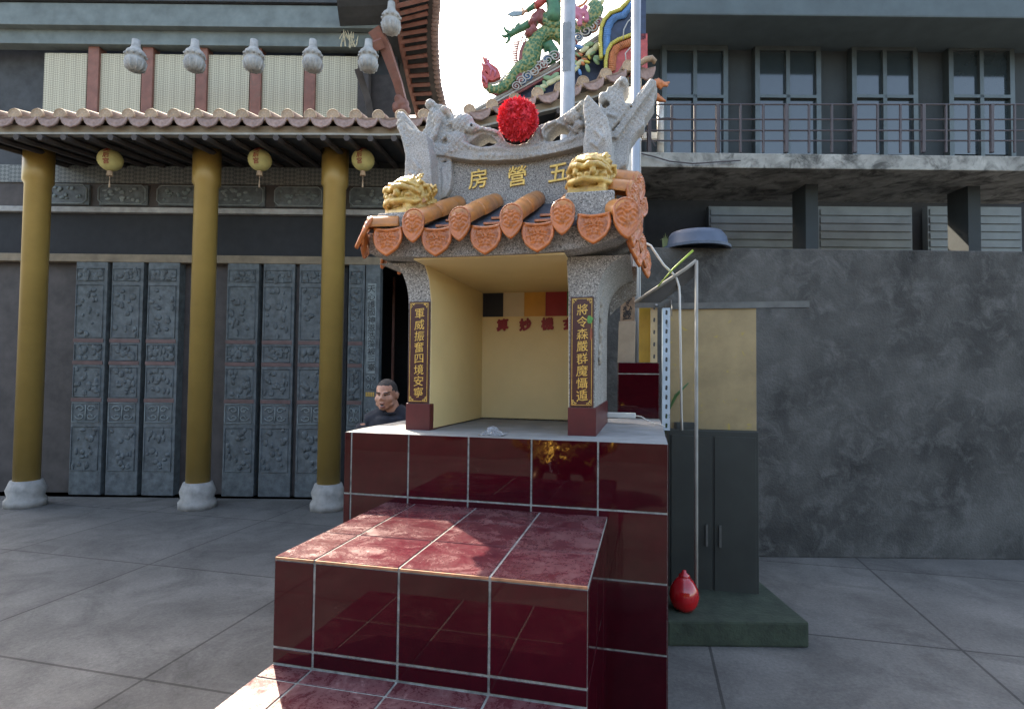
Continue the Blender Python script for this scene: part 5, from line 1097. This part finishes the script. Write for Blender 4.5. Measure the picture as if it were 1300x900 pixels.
hbm = MB(); q0 = PY(850, 386, 1.62); zz = PY(960, 391, 1.78).z - .002; hbm.box(q0.x - .02, q0.x + .95, 1.765, 1.815, zz, zz + .045); tag(wobj('rusty_bar', hbm, 'angle_dark'), 'dark rusty bar running right from the rack above the plywood sheet', 'bar')
# tiled pier standing behind the altar
pxa, pxb, pzt = PY(784, 470, 1.385).x, PY(837.5, 470, 1.385).x, PY(810, 460, 1.385).z
pier = thing('tiled_pier', ((pxa + pxb) / 2, 1.55, GZ), 'low pier faced with glossy dark red tiles behind the right pillar and the plank', 'pier')
rb = wobj('core', MB().box(pxa + .003, pxb - .003, 1.388, 1.72, GZ, pzt - .003), 'grout', pier); zg = [pzt, pzt - .078] + [pzt - .078 - .303 * k for k in range(1, 5)] + [GZ]
grid(rb, 1, -1, 1.385, [pxa, pxb], zg); grid(rb, 0, 1, pxb, [1.385, 1.72], zg); grid(rb, 0, -1, pxa, [1.385, 1.72], zg); grid(rb, 2, 1, pzt, [pxa, pxb], [1.385, 1.72])
# wooden plank with brush writing
mat('old_plank', (0.26, 0.185, 0.125), .8, var=.3, vs=14, bump=.4, bs=60, dirt=(0.12, 0.09, 0.07), ds=9, dlo=.5, dhi=.75); mat('plank_pale', (0.29, 0.24, 0.18), .85, var=.2, vs=9)
YK = 1.46; zb = pzt; k1 = PY(785, 408, YK); k2 = PY(807, 408, YK); k3 = PY(788, 372, YK); k4 = PY(806, 370, YK)
pk = thing('writing_plank', ((k1.x + k2.x) / 2, YK, zb), 'weathered wooden plank with black brush writing propped behind the right pillar', 'plank')
wobj('lower_board', MB().prism([[Vector((k1.x - .004, YK - .005, zb)), Vector((k2.x - .006, YK - .005, zb)), Vector((k2.x, YK - .005, k1.z)), Vector((k1.x + .004, YK - .005, k1.z))]], (0, .02, 0)), 'plank_pale', pk, bev=.003); ubd = wobj('upper_board', MB().prism([[Vector((k1.x + .012, YK, k1.z - .004)), Vector((k2.x - .006, YK, k1.z - .004)), Vector((k4.x, YK, k4.z + .06)), Vector((k3.x + .006, YK, k3.z + .06))]], (0, .02, 0)), 'old_plank', pk, bev=.003)
for k, ch in enumerate('令心壺'): p = PY(796.8 - k * .3, 381 + k * 9.5, YK - .0015); mobj('character', text_mesh(ch, .062, .0012, .0015), 'ink', ubd, p - wloc(ubd), RX)
mat('yellow_board', (0.36, 0.22, 0.025), .45, var=.25, vs=5); q0, q1 = PY(811, 460, 1.95), PY(827, 386, 1.95)
tag(wobj('yellow_board', MB().box(q0.x, q1.x, 1.95, 1.98, GZ, q1.z), 'yellow_board', bev=.004), 'yellow painted board standing behind the rack between plank and beige post', 'board')
mat('ply_tan', (0.27, 0.205, 0.105), .7, var=.25, vs=4, dirt=(0.36, 0.27, 0.06), ds=13, dlo=.6, dhi=.68); q0, q1 = PY(848, 540, 1.78), PY(960, 391, 1.78)
tag(wobj('plywood_sheet', MB().box(q0.x, q1.x, 1.78, 1.80, q0.z - .02, q1.z), 'ply_tan', bev=.003), 'tan plywood sheet standing on the added dark box behind the rack', 'board')
mat('gap_dark', (0.022, 0.026, 0.022), .7, var=.3, vs=3); cab = thing('gap_filler_box', ((q0.x + q1.x) / 2, 1.9, GZ), 'low dark box added in place of the dark gap under the tan plywood sheet', 'cabinet'); wobj('carcass', MB().box(q0.x, q1.x, 1.70, 2.1, GZ, q0.z - .02), 'gap_dark', cab, bev=.006)  # dark box added where only a dark gap lies under the plywood
for k_ in range(2): xa = q0.x + .02 + k_ * (q1.x - q0.x - .02) / 2; d_ = wobj('door', MB().box(xa, xa + (q1.x - q0.x - .06) / 2, 1.69, 1.70, GZ + .05, q0.z - .06), 'gap_dark', cab, bev=.003); wobj('handle', MB().box(xa + .03 if k_ else xa + (q1.x - q0.x) / 2 - .07, xa + .045 if k_ else xa + (q1.x - q0.x) / 2 - .055, 1.675, 1.691, -.9, -.75), 'angle_dark', d_)  # doors and handles made up for the added dark box
# slanting metal sheet with a bar along its edge
mat('sheet_grey', (0.05, 0.05, 0.048), .6, metal=.2, var=.3, vs=6); ms = MB(); Pq = [PY(806, 384, 1.40), PY(884, 331, 1.40), PY(884, 350, 1.44), PY(838, 384, 1.42)]
msh = thing('metal_sheet', Pq[0], 'slanting grey metal sheet with a pipe edge above the rack', 'sheet'); wobj('sheet', MB().prism([Pq], (0, .02, 0)), 'sheet_grey', msh); wobj('prop', MB().tube([Pq[1], Vector((Pq[1].x, Pq[1].y, GZ))], .012, 10), 'cast_board', msh, smooth=True); wobj('edge_pipe', MB().tube([Pq[0], PY(869, 342.5, 1.39), Pq[1]], .012, 10), 'cast_board', msh, smooth=True)
mat('bamboo_green', (0.22, 0.33, 0.03), .5, var=.2, vs=10); tag(wobj('green_cane', MB().tube([PY(835, 364, 1.37), PY(855, 341, 1.36), PY(880, 318, 1.35)], [.004, .006, .008], 8), 'bamboo_green', smooth=True), 'bright green plant cane resting on the slanting metal sheet', 'cane')
mat('leaf_dark', (0.03, 0.09, 0.02), .6, var=.3); tag(wobj('leaf_blade', MB().tube([PY(845, 551, 1.74), PY(847, 525, 1.74), PY(858, 502, 1.72), PY(874, 486, 1.70)], [.004, .006, .012, .004], 6, flat=.4), 'leaf_dark', smooth=True), 'dark green leaf blade in front of the tan plywood sheet', 'leaf')
# conduit stub and wire beside the pillar
cs_ = thing('conduit_stub', (0.97, 0.97, 0.03), 'short white conduit stub with a loose wire beside the right pillar foot', 'conduit'); wobj('stub', MB().box(.884, 1.055, .955, .990, .034, .066), 'cable_white', cs_, bev=.006); wobj('wire', MB().tube([(1.05, .972, .05), (1.09, .96, .045), (1.13, .95, .022), (1.17, .935, .008), (1.20, .90, .006), (1.225, .885, -.004)], .0035, 6), 'cable_white', cs_, smooth=True)
for k, (a, b, c) in enumerate((((779.5, 390), (783, 398), (786, 404)), ((775, 401), (783, 399), (789, 397)))): pass
# foot of the altar on the right: kerb, dark post and red jar
mat('kerb_moss', (0.030, 0.042, 0.026), .9, var=.45, vs=7, bump=.5, bs=40); k0 = PB(858, 771, 3.75)
tag(wobj('kerb', TBOX(MB(), ta(840, 3.7), ta(1010, 3.7), 3.55, 4.3, GZ, k0.z), 'kerb_moss', bev=.015), 'mossy green concrete kerb at the foot of the altar', 'kerb')
mat('post_dark', (0.028, 0.031, 0.028), .8, var=.35, vs=6); tag(wobj('dark_post', TBOX(MB(), ta(858, 4.15), ta(885, 4.15), 4.15, 4.25, k0.z, tz(536, 4.15, 860)), 'post_dark', bev=.008), 'dark grey square post standing behind the red jar', 'post')
mat('jar_red', (0.40, 0.008, 0.012), .12, var=.2, vs=8, coat=.6); j0 = PB(868.5, 764, 3.72); j0.z = k0.z
jr = thing('red_jar', j0, 'glossy red rounded jar on the mossy kerb beside the altar', 'jar'); mobj('jar_body', MB().lathe([(0, 0), (.055, 0), (.085, .04), (.095, .09), (.085, .14), (.058, .185), (.03, .215), (0, .215)], 26).mesh(), 'jar_red', jr).data.shade_smooth(); mobj('lid', MB().lathe([(.034, .21), (.036, .222), (.015, .235), (.012, .25), (0, .254)], 18).mesh(), 'jar_red', jr).data.shade_smooth()
# ================================================================== HALL ACROSS THE COURT (unseen, added behind the camera to be mirrored in the tiles)
mat('opp_wall', (0.03, 0.018, 0.015), .7, var=.3, vs=2); mat('opp_stone', (0.09, 0.075, 0.065), .8, var=.3, vs=3); mat('opp_door', (0.11, 0.02, 0.016), .5, var=.3)
oh = thing('reflection_prop_hall', (1, -10.0, GZ), 'unseen red timber hall with gold columns, added to be mirrored in the glossy tiles', 'hall')
wobj('wall', MB().box(-9, 11, -10.4, -10.2, GZ, 2.1), 'opp_wall', oh); wobj('step', MB().box(-9, 11, -10.2, -8.2, GZ, GZ + .3), 'opp_stone', oh, bev=.02)
wobj('roof', MB().thick([[Vector((x, -7.9, 2.0)) for x in (-9.5, 11.5)], [Vector((x, -11.8, 3.1)) for x in (-9.5, 11.5)]], (0, 0, .12)), 'clay_roof', oh)
wobj('beam', MB().box(-9, 11, -8.5, -8.3, 1.6, 1.95), 'eave_timber', oh)
for k in range(7): x = -8.3 + 2.8 * k; wobj('column', MB().lathe([(0, GZ + .3), (.16, GZ + .3), (.16, 1.65), (0, 1.65)], 18, (x, -8.4, 0)), 'gilt_column', oh, smooth=True)
for k in range(6):
    x = -6.0 + 2.8 * k; d_ = wobj('door', MB().box(x - .75, x + .75, -10.2, -10.14, GZ + .3, 1.2), 'opp_door' if k % 2 else 'opp_stone', oh)
    wobj('panel', MB().box(x - .5, x + .5, -10.14, -10.12, .2, 1.0), 'gold_leaf' if k % 2 else 'opp_door', d_)

# unseen incense burner added behind the camera, so gilt glints reflect in the step tiles
mat('bronze', (0.10, 0.06, 0.03), .35, metal=.6, var=.4, vs=10); mat('gilt', (0.75, 0.48, 0.10), .22, metal=.85, var=.2, vs=20)
ib = thing('reflection_prop_burner', (0.15, -4.3, GZ), 'dark bronze incense burner with gilt dragons, added unseen for reflections in the altar tiles', 'burner')
mobj('bowl', MB().lathe([(0, .52), (.30, .54), (.44, .66), (.46, .82), (.40, .95), (.47, 1.0), (.47, 1.04), (.38, 1.04), (.36, .9), (0, .85)], 32).mesh(), 'bronze', ib).data.shade_smooth()
for k in range(3):
    a = k * 2.094 + .4; mobj('leg', MB().tube([(.30 * math.cos(a), .30 * math.sin(a), .62), (.40 * math.cos(a), .40 * math.sin(a), .4), (.34 * math.cos(a), .34 * math.sin(a), .15), (.40 * math.cos(a), .40 * math.sin(a), .0)], [.09, .08, .06, .09], 12).mesh(), 'bronze', ib).data.shade_smooth()
for s_ in (-1, 1):
    mobj('dragon_handle', MB().tube([(s_ * .44, .05, .72), (s_ * .60, .08, .80), (s_ * .66, .02, 1.0), (s_ * .58, -.04, 1.16), (s_ * .50, .0, 1.10)], [.05, .055, .05, .045, .02], 12).mesh(), 'gilt', ib).data.shade_smooth()
gl = MB()
for k in range(40):
    a = math.pi * (.15 + .7 * rnd.random()); z = rnd.uniform(.66, .9); gl.tube([(.46 * math.cos(a + t * .12), .46 * math.sin(a + t * .12), z + .05 * math.sin(t * 2.1)) for t in range(4)], .014, 6)
mobj('gilt_relief', gl.mesh(), 'gilt', ib).data.shade_smooth()
